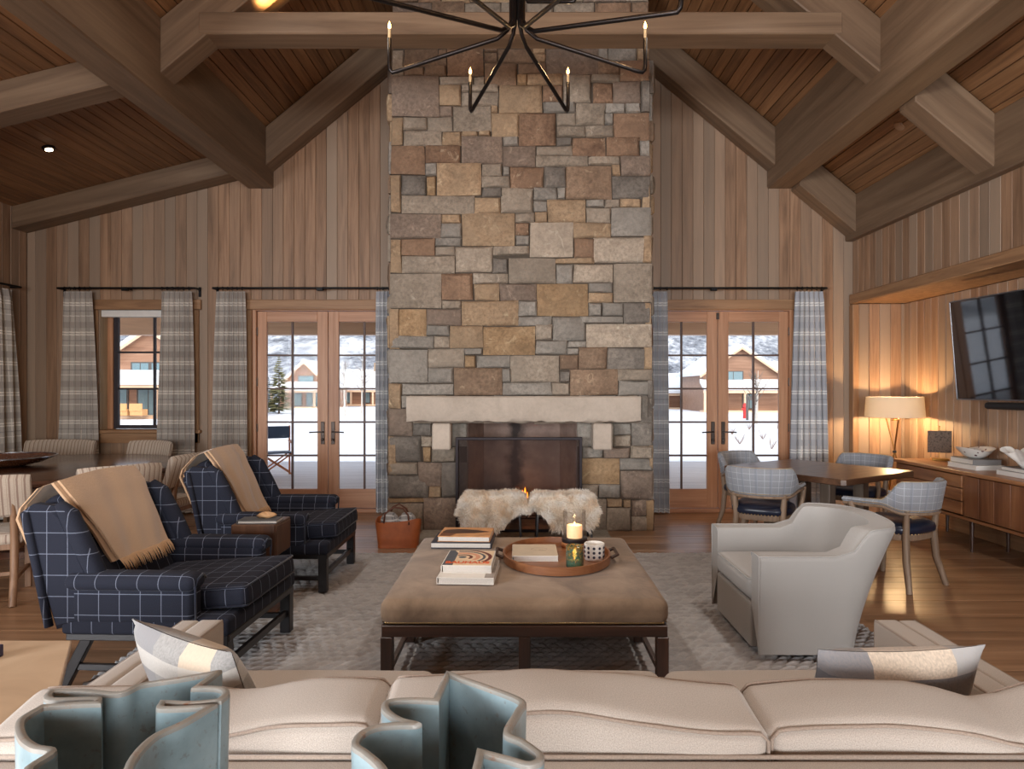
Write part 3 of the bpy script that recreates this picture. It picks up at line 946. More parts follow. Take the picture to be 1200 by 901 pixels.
M().box((0, 0, 0.50), (2 * W2 - .055, 0.002, 0.95)).obj('mesh_panel', mesh_mat(), t)
for sx in (-1, 1):
    M().box((sx * 0.6, 0, 0.0), (0.03, 0.22, 0.02), 0.003).obj('foot', SCR, t)
    M().box((sx * (W2 - .015), 0.07, 0.5), (0.012, 0.12, 0.97), 0.002).obj('side_panel', SCR, t)
LOG = wood('log_bark', (34, 26, 22), (60, 46, 40), (84, 66, 56), cross=20, along=3, rough=0.9, bump=0.6)
for nm, p0, p1, r_, lab in (('fire_log', (-0.36, 7.50, 0.20), (0.0, 7.42, 0.27), 0.055, 'charred black firewood log lying on the grate, back one of three'),
                    ('fire_log', (-0.24, 7.40, 0.33), (-0.02, 7.55, 0.405), 0.045, 'charred firewood log tilted up across the pile, topmost of three'),
                    ('fire_log', (0.12, 7.45, 0.20), (0.36, 7.50, 0.36), 0.055, 'reddish brown firewood log lying beside the flame, front one of three')):
    p0, p1 = Vector(p0), Vector(p1)
    pts = [p0.lerp(p1, i / 6) + Vector((rnd.uniform(-.006, .006), rnd.uniform(-.006, .006), rnd.uniform(-.006, .006))) for i in range(7)]
    o = M().tube(pts, [r_ * rnd.uniform(.9, 1.08) for _ in pts], 10).obj(nm, LOG, None, 45)
    tag(o, lab, 'log', 'logs in the firebox')
g = thing('fire_grate', 'low black iron grate carrying the logs in the firebox', 'grate', (0, 7.46, 0.024))
for k in range(6):
    M().bar((-.38 + k * .15, -.1, .09), (-.38 + k * .15, .12, .09), .018, .018).obj('bar', SCR, g)
for k in (-1, 1): M().bar((-.42, k * .09, .075), (.42, k * .09, .075), .015, .015).obj('rail', SCR, g)
for sx in (-1, 1):
    for sy in (-1, 1): M().bar((sx * .4, sy * .09, 0), (sx * .4, sy * .09, .07), .016, .016).obj('foot', SCR, g)
FLAME = emit('flame', (255, 140, 34), 5)
fo = M()
for dx, h, r_ in ((-0.028, .22, .018), (0.0, .25, .022), (0.026, .20, .016)):
    fo.lathe((0.05 + dx, 7.36, 0.20), [(0.004, 0), (r_, h * .3), (r_ * .7, h * .6), (r_ * .25, h * .9), (0, h)], 8)
tag(fo.obj('flame', FLAME, None, 60), 'small orange flame rising between the logs in the firebox', 'fire')
point('fire_glow', (0.05, 7.36, 0.42), 1.5, (1, .5, .18), .04)
# ---------------------------------------------------------------- curtains and rods
CURT_W = stripes('curtain_plaid', (190, 183, 176), [
    (0, 0.30, 0.06, 0.07, (160, 152, 146), .75), (0, 0.30, 0.19, 0.012, (214, 208, 200), .8), (0, 0.30, 0.24, 0.012, (140, 134, 130), .6),
    (1, 0.36, 0.05, 0.075, (152, 144, 138), .75), (1, 0.36, 0.14, 0.016, (222, 216, 208), .9), (1, 0.36, 0.17, 0.016, (222, 216, 208), .9),
    (1, 0.36, 0.24, 0.014, (138, 132, 130), .7), (1, 0.36, 0.30, 0.012, (216, 210, 204), .8)], rough=0.95)
CURT_LIT = stripes('curtain_plaid_daylit', (196, 198, 202), [  # same cloth as CURT_W, with cool daylight put into the colour
    (0, 0.30, 0.06, 0.07, (170, 172, 180), .75), (0, 0.30, 0.19, 0.012, (226, 226, 226), .8), (0, 0.30, 0.24, 0.012, (150, 150, 158), .6),
    (1, 0.36, 0.05, 0.075, (166, 168, 176), .75), (1, 0.36, 0.14, 0.016, (232, 232, 230), .9), (1, 0.36, 0.17, 0.016, (232, 232, 230), .9),
    (1, 0.36, 0.24, 0.014, (146, 148, 156), .7), (1, 0.36, 0.30, 0.012, (228, 228, 228), .8)], rough=0.95)
def curtain(xa, xb, label, zt=2.725, zb=0.02, flare=0.06, mat_=CURT_W, y=8.14, n=7, seed=0, wall=None):
    nu, nv = n * 10 + 1, 26
    P = np.zeros((nv, nu, 3)); UV = np.zeros((nv, nu, 2))
    W = xb - xa
    for j in range(nv):
        t = j / (nv - 1); z = zt + (zb - zt) * t
        fl = flare * (t ** 0.8)
        for i in range(nu):
            u = i / (nu - 1)
            ph = 2 * PI * n * (u + 0.012 * math.sin(3 * t + seed + 5 * u))
            amp = 0.030 + 0.018 * t + 0.008 * math.sin(seed + 7 * u + 2 * t)
            if t < 0.04: amp *= 0.5 + 0.5 * t / 0.04
            x = xa - fl / 2 + (W + fl) * u + 0.010 * math.sin(2 * ph)
            yy_ = amp * math.sin(ph)
            P[j, i] = (x, y + yy_, z) if wall is None else (wall + yy_, x, z)
            UV[j, i] = (u * W * 2.1, (zt - z))
    m = M().grid(P, UV)
    back = P.copy()
    if wall is None: back[..., 1] += 0.004
    else: back[..., 0] -= 0.004
    m.grid(back[:, ::-1], UV[:, ::-1])
    o = m.obj('curtain', mat_, None, 170)
    o['label'] = label; o['category'] = 'curtain'
    return o
def rod(xa, xb, name_label, y=8.13, z=2.765, ends=(True, True), br=()):
    t = thing('curtain_rod', name_label, 'curtain rod', ((xa + xb) / 2, y, z))
    L = (xb - xa) / 2
    M().tube([(-L, 0, 0), (L, 0, 0)], 0.013, 10).obj('rod', BLACK, t, 40)
    for k, e in enumerate(ends):
        if e:
            x = (-L, L)[k]
            q = M().bar((x, 0, 0), (x, 8.27 - y, 0), 0.02, 0.02); q.bar((x, 8.262 - y, -.09), (x, 8.262 - y, .03), .03, .012); q.obj('return_bracket', BLACK, t)
    for b in br:
        q = M().bar((b - (xa + xb) / 2, 0, -.0), (b - (xa + xb) / 2, 8.27 - y, 0), 0.016, 0.02); q.box((b - (xa + xb) / 2, -.002, -.012), (.075, .04, .045), .004); q.obj('bracket', BLACK, t)
    return t
def rings(t, xs):
    for x in xs:
        pts = [(x, .020 * math.cos(a), -.006 + .022 * math.sin(a)) for a in np.linspace(0, 2 * PI, 11)]
        M().tube(pts, .004, 5, False).obj('ring', BLACK, t, 60)
curtain(-5.60, -5.24, 'grey plaid curtain hanging at the left edge of the small window', n=6, seed=1, flare=.16)
curtain(-4.40, -4.03, 'grey plaid curtain hanging over the right edge of the small window', n=6, seed=2, flare=.10)
curtain(-3.72, -3.38, 'grey plaid curtain hanging left of the glazed doors behind the navy armchairs', n=6, seed=3, flare=.12)
curtain(-1.76, -1.52, 'narrow daylit plaid curtain squeezed against the left side of the stone chimney', n=5, seed=4, mat_=CURT_LIT, flare=.03)
curtain(1.53, 1.80, 'daylit plaid curtain hanging against the right side of the stone chimney', n=5, seed=5, mat_=CURT_LIT, flare=.05)
curtain(3.36, 3.70, 'daylit plaid curtain beside the niche, right of the glazed doors', n=6, seed=6, mat_=CURT_LIT, flare=.16)
curtain(6.7, 7.92, 'grey plaid curtain on the dark left wall behind the dining table', zt=2.71, n=9, seed=7, wall=-6.04, flare=.25)
t = rod(-5.66, -3.98, 'black iron curtain rod over the small shaded window', br=(-4.83,)); rings(t, [x + 4.82 for x in list(np.linspace(-5.57, -5.26, 6)) + list(np.linspace(-4.38, -4.05, 6))])
t = rod(-3.76, -1.50, 'black iron curtain rod over the doors left of the chimney', ends=(True, False), br=(-2.45,)); rings(t, [x + 2.63 for x in list(np.linspace(-3.70, -3.40, 6)) + list(np.linspace(-1.75, -1.54, 4))])
t = rod(1.50, 3.74, 'black iron curtain rod over the doors right of the chimney', ends=(False, True), br=(2.36,)); rings(t, [x - 2.62 for x in list(np.linspace(1.54, 1.79, 4)) + list(np.linspace(3.38, 3.68, 6))])
t = thing('curtain_rod', 'black iron curtain rod end on the left wall by the ceiling beam', 'curtain rod', (-5.99, 7.3, 2.75))
M().tube([(0, -.7, 0), (0, .68, 0)], .013, 10).obj('rod', BLACK, t, 40)
M().bar((0, .68, 0), (-.125, .68, 0), .02, .02).obj('return_bracket', BLACK, t)

# ---------------------------------------------------------------- rug with a raised plaited weave
g_ = G('rug_wool')
at_ = g_.n('Attribute'); at_.attribute_name = 'strand'
nz_ = g_.noise(g_.coord('UV', rnd_off=False), 140, 3, .6)
c_ = g_.ramp(at_.outputs['Fac'], [(0, lin((168, 166, 167))), (.5, lin((182, 180, 181))), (1, lin((194, 192, 192)))])
c_ = g_.mix(g_.math('MULTIPLY', nz_, .35), c_, lin((140, 137, 136)))
g_.bump(nz_, .35, .003)
RUG = g_.done(c_, .95)
def rug():
    x0, x1, y0, y1 = -2.25, 2.2, 1.5, 6.13
    dx = 0.0078
    nx, ny = int((x1 - x0) / dx), int((y1 - y0) / dx)
    X = np.linspace(x0, x1, nx + 1); Y = np.linspace(y0, y1, ny + 1)
    XX, YY = np.meshgrid(X, Y)
    rw = 0.064; L = 0.074
    r = np.floor(YY / rw); v = YY / rw - r
    half = np.where(v < .5, 0, 1)
    vv = np.abs(v - .5) * 2
    u = XX / L + np.where(half == 0, vv, vv) * 0.75 + half * 0.5 + r * 0.37
    fu = u - np.floor(u)
    cell = np.floor(u) * 13.7 + r * 7.3 + half * 3.1
    rn = np.sin(cell * 12.9898) * 43758.5453; rn = rn - np.floor(rn)
    h = np.clip(1 - np.abs(2 * fu - 1) ** 1.8, 0, 1) ** .8 * (0.25 + 0.75 * np.clip(np.sin(PI * np.clip(v, 0, 1)), 0, 1) ** .6)
    Z = 0.001 + 0.027 * h + 0.004 * rn * h
    edge = (np.minimum(np.minimum(XX - x0, x1 - XX), np.minimum(YY - y0, y1 - YY)) < .006)
    Z = np.where(edge, 0.0, Z)
    P = np.stack([XX, YY, Z], -1).reshape(-1, 3)
    ii = np.arange((nx + 1) * (ny + 1)).reshape(ny + 1, nx + 1)
    F = np.stack([ii[:-1, :-1], ii[:-1, 1:], ii[1:, 1:], ii[1:, :-1]], -1).reshape(-1, 4)
    me = bpy.data.meshes.new('area_rug')
    me.vertices.add(len(P)); me.vertices.foreach_set('co', P.ravel())
    me.loops.add(F.size); me.loops.foreach_set('vertex_index', F.ravel().astype(np.int32))
    me.polygons.add(len(F)); me.polygons.foreach_set('loop_start', np.arange(0, F.size, 4, dtype=np.int32))
    me.polygons.foreach_set('use_smooth', np.ones(len(F), bool))
    uv = me.uv_layers.new(name='UVMap'); uv.data.foreach_set('uv', P[F.ravel(), :2].ravel())
    ca = me.color_attributes.new('strand', 'FLOAT_COLOR', 'POINT')
    cc_ = np.ones((len(P), 4)); cc_[:, :3] = rn.reshape(-1, 1)
    ca.data.foreach_set('color', cc_.ravel())
    me.update(calc_edges=True); me.validate()
    me.materials.append(RUG)
    return tag(link('area_rug', me), 'large pale grey chunky plaited wool rug under the seating group', 'rug')
rug()
RZ = 0.0325   # top of the rug pile

# ---------------------------------------------------------------- ottoman
SUEDE = G('ottoman_suede')
v = SUEDE.coord('Object', rnd_off=False)
f = SUEDE.noise(v, 3.5, 6, .65, .6); f2 = SUEDE.noise(v, 120, 2)
c = SUEDE.ramp(f, [(.3, lin((108, 88, 70))), (.52, lin((140, 117, 95))), (.75, lin((166, 142, 118)))])
SUEDE.bump(f2, .15, .002)
SUEDE = SUEDE.done(c, .85, Sheen_Weight=.2, Sheen_Roughness=.5)
OT = (0.02, 3.96)
t = thing('ottoman', 'large square brown suede ottoman with nailheads on dark wooden legs, centre of the rug', 'ottoman', (OT[0], OT[1], RZ))
hw_ = 0.71
M().pad((0, 0, 0.402), (1.42, 1.42, 0.125), 0.045, (0.004, 0.004, 0.012), 14, wr=.003, seed=4).obj('cushion_top', SUEDE, t, 170)
q = M()
for a in ((-hw_ + .03, 1), (hw_ - .03, 1)):
    q.box((a[0], 0, .312), (.05, 1.36, .056), .003)
q.obj('side_rail', W_DARK, t)
W_DARKX = wood('dark_walnut_x', (44, 28, 22), (72, 47, 36), (98, 66, 50), axis='X', spread=0.1, cross=12, rough=0.32, coat=0.3)
for sy in (-1, 1): M().box((0, sy * (hw_ - .03), .312), (1.40, .05, .056), .003).obj('apron', W_DARKX, t)
for x in (-hw_ + .033, 0, hw_ - .033):
    for y in (-hw_ + .033, 0, hw_ - .033):
        if x == 0 and y == 0: continue
        M().box((x, y, .142), (.058, .058, .284), .004).obj('leg', W_DARK, t)
for sx in (-1, 1):
    M().bar((sx * (hw_ - .033), -hw_ + .06, .09), (sx * (hw_ - .033), hw_ - .06, .09), .026, .026, .003).obj('stretcher', W_DARK, t)
NAIL = plain('nailhead_brass', (190, 160, 112), .3, 1.0)
q = M()
def nail(q, p, nrm, r=.0042):
    nrm = Vector(nrm); a = Vector((0, 0, 1)).cross(nrm).normalized(); b = nrm.cross(a)
    p = Vector(p); vs = [p + nrm * r * .8] + [p + (a * math.cos(k * PI / 3) + b * math.sin(k * PI / 3)) * r for k in range(6)]
    q.add(vs, [(0, 1 + k, 1 + (k + 1) % 6) for k in range(6)])
for k in range(112):
    s_2 = -hw_ + .03 + k * (2 * hw_ - .06) / 111
    for d in ((s_2, -hw_ + .0125, (0, -1, 0)), (s_2, hw_ - .0125, (0, 1, 0))): nail(q, (d[0], d[1], .352), d[2], .0064)
    for d in ((-hw_ + .0125, s_2, (-1, 0, 0)), (hw_ - .0125, s_2, (1, 0, 0))): nail(q, (d[0], d[1], .352), d[2], .0064)
o = q.obj('nailhead_trim', NAIL, t, 170); o['kind'] = 'stuff'
OTZ = RZ + .402 + .0625 + .0125

# ---------------------------------------------------------------- navy windowpane armchairs
NAVY = stripes('navy_windowpane', (27, 33, 52), [(0, .105, .05, .004, (128, 136, 156), .65), (1, .105, .05, .004, (128, 136, 156), .65)], base2=(15, 19, 33), sheen=.0, rough=.9)
NAVYP = fabric('navy_piping', (30, 38, 60))
BLK = plain('ebonised_wood', (28, 26, 30), .38, coat_weight=0.0) if False else plain('ebonised_wood', (28, 26, 30), .38)
TAN = fabric('camel_wool', (204, 170, 136), (184, 150, 118), scale=180, sheen=.5, mott=.1)
TAN2 = fabric('camel_fringe', (206, 170, 130), (180, 140, 104))
REC = R(24)     # recline of the back
def navy_chair(loc, rz, label):
    t = thing('armchair', label, 'armchair', loc, rz, 'navy windowpane armchairs')
    for sy in (-1, 1):
        M().box((.40, sy * .40, .14), (.062, .062, .28), .004).obj('leg', BLK, t)
        M().bar((-.30, sy * .37, .27), (-.43, sy * .39, 0.0), .05, .05, .004).obj('leg', BLK, t)
        M().bar((.385, sy * .40, .10), (-.36, sy * .385, .10), .022, .034, .003).obj('side_stretcher', BLK, t)
    M().bar((.40, -.38, .12), (.40, .38, .12), .026, .04, .003).obj('front_stretcher', BLK, t)
    M().box((.02, 0, .262), (.83, .85, .035), .004).obj('seat_rail', BLK, t)
    M().pad((.015, 0, .322), (.85, .88, .09), .02, .004, 6).obj('seat_base', NAVY, t, 170)
    rs = Matrix.Rotation(R(-4), 3, 'Y')
    st = M().pad((.11, 0, .415), (.74, .66, .115), .035, (.004, .004, .012), 8, rot=rs, wr=.002, seed=2).obj('seat_cushion', NAVY, t, 170)
    q = M()
    for dz in (-.045, .05):
        pts = [rs @ Vector(p) for p in ((-.3, -.325, dz), (.355, -.325, dz), (.366, -.31, dz), (.366, .31, dz), (.355, .325, dz), (-.3, .325, dz))]
        q.tube([p + Vector((.11, 0, .415)) for p in pts], .005, 6)
    q.obj('piping', NAVYP, st, 170)
    for sy in (-1, 1):
        am = M().pad((-.05, sy * .395, .435), (.62, .10, .21), .03, .004, 6).obj('arm', NAVY, t, 170)
        def wp(p):
            return (p.x, p.y + sy * .012, p.z - .02 * max(0, (p.x - .2) * 4) ** 2 * .5)
        M().pad((-.045, sy * .402, .545), (.66, .135, .085), .04, .003, 6, warp=wp).obj('arm_roll', NAVY, am, 170)
        M().tube([(.277, sy * .345, .545), (.285, sy * .39, .575), (.285, sy * .44, .560), (.28, sy * .455, .53), (.275, sy * .44, .36)], .006, 6).obj('welt', NAVYP, am, 170)
    rb = Matrix.Rotation(-REC, 3, 'Y')
    def arch(p):
        k = max(0.0, p.z) / .3
        return (p.x, p.y * (1 - .05 * k), p.z + .035 * (1 - (p.y / .42) ** 2) * max(0, p.z) / .3)
    M().pad(rb @ Vector((.0, 0, .32)) + Vector((-.30, 0, .345)), (.15, .70, .62), .06, (.014, .004, .004), 8, rot=rb, warp=arch, wr=.002, seed=5).obj('backrest', NAVY, t, 170)
    for sy in (-1, 1):
        poly = [(-.44, .30), (-.22, .36), (-.245, .55), (-.40, .87), (-.45, .915), (-.56, .925), (-.625, .88)]
        wg = M().prism(poly, sy * .40 - .045, sy * .40 + .045, 'Y', .022).obj('wing', NAVY, t, 40)
        pts = [(-.21, sy * .405, .40), (-.235, sy * .405, .55), (-.31, sy * .405, .70), (-.395, sy * .40, .865), (-.45, sy * .395, .915)]
        M().tube(pts, [.03, .046, .05, .048, .03], 12).obj('wing_roll', NAVY, wg, 170)
        M().tube([(-.46, sy * .449, .32), (-.52, sy * .449, .6), (-.585, sy * .449, .885)], .02, 8).obj('wing_fold', NAVY, wg, 170)
    M().pad(rb @ Vector((-.085, 0, .29)) + Vector((-.31, 0, .345)), (.06, .80, .60), .02, .004, 6, rot=rb).obj('outer_back', NAVY, t, 170)
    return t
def chair_pt(s, off):
    """point on the front of the reclined back: s metres up the slope, off metres in front of it"""
    rb = Matrix.Rotation(-REC, 3, 'Y')
    p = rb @ Vector((.075 + off, 0, s)) + Vector((-.30, 0, .345))
    return p.x, p.z
def throw(loc, rz, label, yn_top=-.33, yn_hem=-.17, yf=.30, drop=.40, seed=0):
    """camel blanket folded over the top of the chair back"""
    t = thing('throw_blanket', label, 'blanket', loc, rz)
    prof = []
    for s in np.linspace(.615 - drop, .60, 12): prof.append((*chair_pt(s, .024 + .004 * math.sin(s * 20)), (.615 - s) / drop))
    x1, z1 = chair_pt(.645, .0); prof.append((x1 - .02, z1 + .045, 0)); x2, z2 = chair_pt(.655, -.10); prof.append((x2, z2 + .05, 0)); x3, z3 = chair_pt(.64, -.23); prof.append((x3 + .02, z3 + .015, 0))
    for s in np.linspace(.60, .38, 6): prof.append((*chair_pt(s, -.245), 0))
    nv = 15
    def layer(name, ya_t, ya_h, yb, off, parent, thick=.012):
        P = np.zeros((len(prof), nv, 3)); UV = np.zeros((len(prof), nv, 2))
        for i, (x, z, k) in enumerate(prof):
            for j in range(nv):
                u = j / (nv - 1)
                ya = ya_t + (ya_h - ya_t) * k
                y = ya + (yb - ya) * u
                w_ = .006 * math.sin(u * 9 + seed + k * 2) + .004 * math.sin(u * 21 + k * 5)
                arch_ = .035 * (1 - (y / .42) ** 2) if i > 9 else .035 * (1 - (y / .42) ** 2) * max(0, 1 - k) * .9
                P[i, j] = (x + off + w_, y, z + off * .5 + arch_ * .9)
                UV[i, j] = (y, i * .05)
        q = M().grid(P, UV)
        Pb = P.copy(); Pb[..., 0] -= thick; Pb[..., 2] -= thick * .4
        q.grid(Pb[:, ::-1], UV[:, ::-1])
        n0 = len(prof) * nv
        for i in range(len(prof) - 1):
            for jj in (0, nv - 1):
                a, b = i * nv + jj, (i + 1) * nv + jj
                a2, b2 = n0 + i * nv + (nv - 1 - jj), n0 + (i + 1) * nv + (nv - 1 - jj)
                q.add([], []); q.f.append((a, b, b2, a2)); q.uv.append(None)
        return q.obj(name, TAN, parent, 60), P
    _, P = layer('folded_layer', yn_top, yn_hem, yf, .016, t)
    layer('under_layer', yn_top - .02, yn_hem - .035, yf - .03, .0, t)
    q = M()
    for j in range(60):
        u = j / 59 * (nv - 1); a = int(min(u, nv - 2)); fu = u - a
        p = Vector(P[0, a]) * (1 - fu) + Vector(P[0, a + 1]) * fu
        x1, z1 = chair_pt(.615 - drop - .075, .03)
        e = p + Vector((x1 - prof[0][0] + rnd.uniform(-.004, .006), rnd.uniform(-.006, .006), -.07 + rnd.uniform(-.01, .006)))
        q.tube([p, (p + e) / 2 + Vector((.004, rnd.uniform(-.003, .003), 0)), e], [.0035, .003, .0015], 4)
    o = q.obj('fringe', TAN2, t, 170); o['kind'] = 'stuff'
    return t
CH1, CH2 = (-1.86, 3.73, RZ), (-1.86, 5.33, RZ)
navy_chair(CH1, R(-2), 'navy windowpane check armchair nearest the sofa, camel throw over its back')
navy_chair(CH2, R(0), 'navy windowpane check armchair nearest the glazed doors, camel throw over its back')
throw(CH1, R(-2), 'camel wool throw with fringe draped over the armchair nearest the sofa')
throw(CH2, R(0), 'camel wool throw draped over the armchair nearest the glazed doors', yn_top=-.30, yn_hem=-.14, yf=.22, drop=.47, seed=3)

# side table between the armchairs
t = thing('side_table', 'small brown wooden pedestal side table between the two navy armchairs', 'side table', (-1.77, 4.55, RZ))
W_SIDE = wood('side_table_wood', (70, 48, 38), (104, 74, 56), (128, 94, 72), spread=0.05, cross=10, rough=.35)
M().box((0, 0, .49), (.29, .30, .22), .006).obj('drawer_box', W_SIDE, t)
M().box((.147, 0, .49), (.008, .27, .19), .002).obj('drawer_front', W_SIDE, t)
M().box((-.06, 0, .20), (.16, .26, .36), .006).obj('pedestal', W_SIDE, t)
M().box((0, 0, .012), (.29, .30, .024), .004).obj('base', W_SIDE, t)
GREYB = plain('grey_cloth', (92, 94, 98), .8)
def book(name, label, loc, rz, sx, sy, h, cover, page=None, spine='x-', group=None):
    t = thing(name, label, 'book', loc, rz, group)
    pg = PAGES if page is None else page
    M().box((0, 0, .002), (sx, sy, .004), .001).obj('back_cover', cover, t)
    M().box((0, 0, h - .002), (sx, sy, .004), .001).obj('front_cover', cover, t)
    ox, oy = {'x-': (.004, 0), 'x+': (-.004, 0), 'y-': (0, .004), 'y+': (0, -.004)}[spine]
    M().box((ox, oy, h / 2), (sx - .01 if ox else sx - .012, sy - .01 if oy else sy - .012, h - .008)).obj('pages', pg, t)
    if spine[0] == 'x': M().box(((-1 if spine[1] == '-' else 1) * (sx / 2 - .002), 0, h / 2), (.004, sy, h - .006)).obj('spine', cover, t)
    else: M().box((0, (-1 if spine[1] == '-' else 1) * (sy / 2 - .002), h / 2), (sx, .004, h - .006)).obj('spine', cover, t)
    return t
PAGES = stripes('book_pages', (236, 230, 222), [(1, .004, .002, .0012, (196, 190, 182), .6)], rough=.8, sheen=0)
book('book', 'slim grey clothbound book lying on the small side table between armchairs', (-1.76, 4.50, RZ + .601), R(3), .26, .15, .022, GREYB)
SHELL = plain('shell_tan', (206, 164, 120), .45, var=.25)
def wob(a, r, z): return (r * (1 + .22 * math.sin(3 * a + 30 * z)), z + .006 * math.sin(2 * a))
o = M().lathe((-1.735, 4.53, RZ + .624), [(0, .0), (.03, .003), (.045, .014), (.035, .026), (.018, .034), (0, .036)], 14, 1.5, .7, wob).obj('conch_shell', SHELL, None, 170)
tag(o, 'small tan shell resting on the grey book between the armchairs', 'shell')

# ---------------------------------------------------------------- grey swivel chair
GREY = fabric('swivel_tweed', (190, 187, 184), (146, 143, 140), scale=320, mott=.12)
def swivel(loc, rz):
    t = thing('swivel_chair', 'light grey upholstered barrel swivel chair with flared low back, right of the ottoman', 'armchair', loc, rz)
    # plan path from the near arm front, round the back, to the far arm front; local +x faces forward
    def path(sx, sy, k):
        """k in 0..1 ; straight arms then a rounded back"""
        pts = []
        ns = 40
        for i in range(ns + 1):
            a = -PI / 2 - PI * i / ns
            e = 0.55
            cx, cy = math.cos(a), math.sin(a)
            pts.append((math.copysign(abs(cx) ** e, cx) * sx, math.copysign(abs(cy) ** e, cy) * sy))
        pts = [(.42 * (1 - j / 6), -sy) for j in range(6)] + pts + [(.42 * (j + 1) / 6, sy) for j in range(6)]
        return pts
    base = path(.17, .44, 0); top = path(.44, .455, 0)
    inn = path(.32, .325, 0)
    n = len(base)
    def hgt(i):
        x, y = top[i]
        # arms level, then a quick rise into the back
        q = (-.06 - x) / .16
        q = min(1, max(0, q)); q = q * q * (3 - 2 * q)
        return .575 + .165 * q - .02 * (abs(y) / .455) * q
    P = []
    for i in range(n):
        b, o_, ii = Vector((*base[i], .03)), top[i], inn[i]
        h = hgt(i)
        bl = []
        for k in np.linspace(0, 1, 7):
            z = .03 + (h - .03 - .03) * k
            f = k ** 1.35
            bl.append((b.x + (o_[0] - b.x) * f, b.y + (o_[1] - b.y) * f, z))
        mid = ((o_[0] + ii[0]) / 2, (o_[1] + ii[1]) / 2)
        bl.append((o_[0] * .99 + mid[0] * .01, o_[1] * .99 + mid[1] * .01, h - .015))
        bl.append((o_[0] * .9 + mid[0] * .1, o_[1] * .9 + mid[1] * .1, h - .003))
        bl.append((mid[0], mid[1], h))
        bl.append((ii[0] * .9 + mid[0] * .1, ii[1] * .9 + mid[1] * .1, h - .003))
        bl.append((ii[0], ii[1], h - .018))
        lean = .10 * (1 if hgt(i) > .6 else 0)
        for k in (.6, .25, 0):
            bl.append((ii[0] + lean * (1 - k) * (1 if ii[0] < 0 else 0), ii[1], .28 + (h - .30) * k))
        P.append(bl)
    P = np.array(P)
    U = np.zeros(P.shape[:2] + (2,))
    sl_ = np.zeros(n)
    for i in range(1, n): sl_[i] = sl_[i - 1] + math.dist(top[i], top[i - 1])
    for i in range(n):
        d = 0
        for k in range(P.shape[1]):
            if k: d += np.linalg.norm(P[i, k] - P[i, k - 1])
            U[i, k] = (sl_[i], d)
    q = M().grid(P, U)
    for i in (0, n - 1):
        f = [i * P.shape[1] + k for k in range(P.shape[1])]
        q.f.append(tuple(f) if i else tuple(reversed(f))); q.uv.append(None)
    q.obj('shell', GREY, t, 50)
    M().pad((.285, 0, .155), (.28, .65, .25), .012, .003, 5).obj('front_panel', GREY, t, 170)
    s = M().pad((.10, 0, .355), (.66, .635, .135), .04, (.008, .004, .014), 8, wr=.002, seed=3).obj('seat_cushion', GREY, t, 170)
    M().tube([(-.2, -.312, .412), (.40, -.312, .412), (.425, -.29, .412), (.425, .29, .412), (.40, .312, .412), (-.2, .312, .412)], .005, 6).obj('piping', GREY, s, 170)
    q = M()
    for i0, i1 in ((0, n - 1),):
        for off, src in ((0, top),):
            pts = [(P[i, 8][0], P[i, 8][1], P[i, 8][2] + .001) for i in range(n)]
            q.tube(pts, .0045, 6)
    for i in (0, n - 1):
        q.tube([tuple(P[i, k] + np.array((.001, 0, 0))) for k in range(0, 12)], .0045, 6)
    q.obj('welt', GREY, t, 170)
    M().lathe((.03, 0, 0), [(.25, 0), (.25, .03), (.2, .032)], 28).obj('swivel_base', BLK, t, 40)
    return t
swivel((1.735, 4.115, RZ), PI)

# ---------------------------------------------------------------- sofa seen from behind
SOFA = fabric('sofa_linen', (202, 192, 182), (164, 153, 144), scale=420, mott=.15)
SOFAP = fabric('sofa_piping', (172, 154, 140), (146, 130, 118))
t = thing('sofa', 'long cream linen sofa seen from behind with three loose back cushions', 'sofa', (0.105, 0, RZ))
XI = 1.205
def welt(pts, parent, r=.0045, name='piping', m_=None):
    return M().tube(pts, r, 6).obj(name, m_ or SOFAP, parent, 170)
M().pad((0, 1.245, .40), (2.78, .17, .72), .02, .004, 10).obj('back_frame', SOFA, t, 170)
welt([(-1.37, 1.325, .765), (1.37, 1.325, .765)], t, name='back_welt')
M().pad((0, 1.86, .20), (2.42, 1.10, .22), .02, .004, 8).obj('seat_base', SOFA, t, 170)
for k in (-1, 0, 1):
    sc_ = M().pad((k * .802, 1.935, .40), (.80, .985, .17), .05, (.004, .01, .018), 8, wr=.003, seed=k).obj('seat_cushion', SOFA, t, 170)
for sx in (-1, 1):
    a = M().pad((sx * (XI + .05), 1.83, .355), (.088, 1.31, .57), .014, .003, 8).obj('arm', SOFA, t, 170)
    M().pad((sx * (XI + .128), 1.83, .352), (.07, 1.31, .572), .014, .003, 8).obj('arm_outer_panel', SOFA, a, 170)
    welt([(sx * (XI + .012), 1.20, .636), (sx * (XI + .012), 2.478, .636), (sx * (XI + .012), 2.482, .62), (sx * (XI + .012), 2.482, .10)], a)
    welt([(sx * (XI + .158), 1.20, .634), (sx * (XI + .158), 2.478, .634), (sx * (XI + .158), 2.482, .10)], a)
    for y in (1.25, 2.40): M().box((sx * 1.28, y, .035), (.07, .07, .07), .004).obj('leg', W_DARK, t)
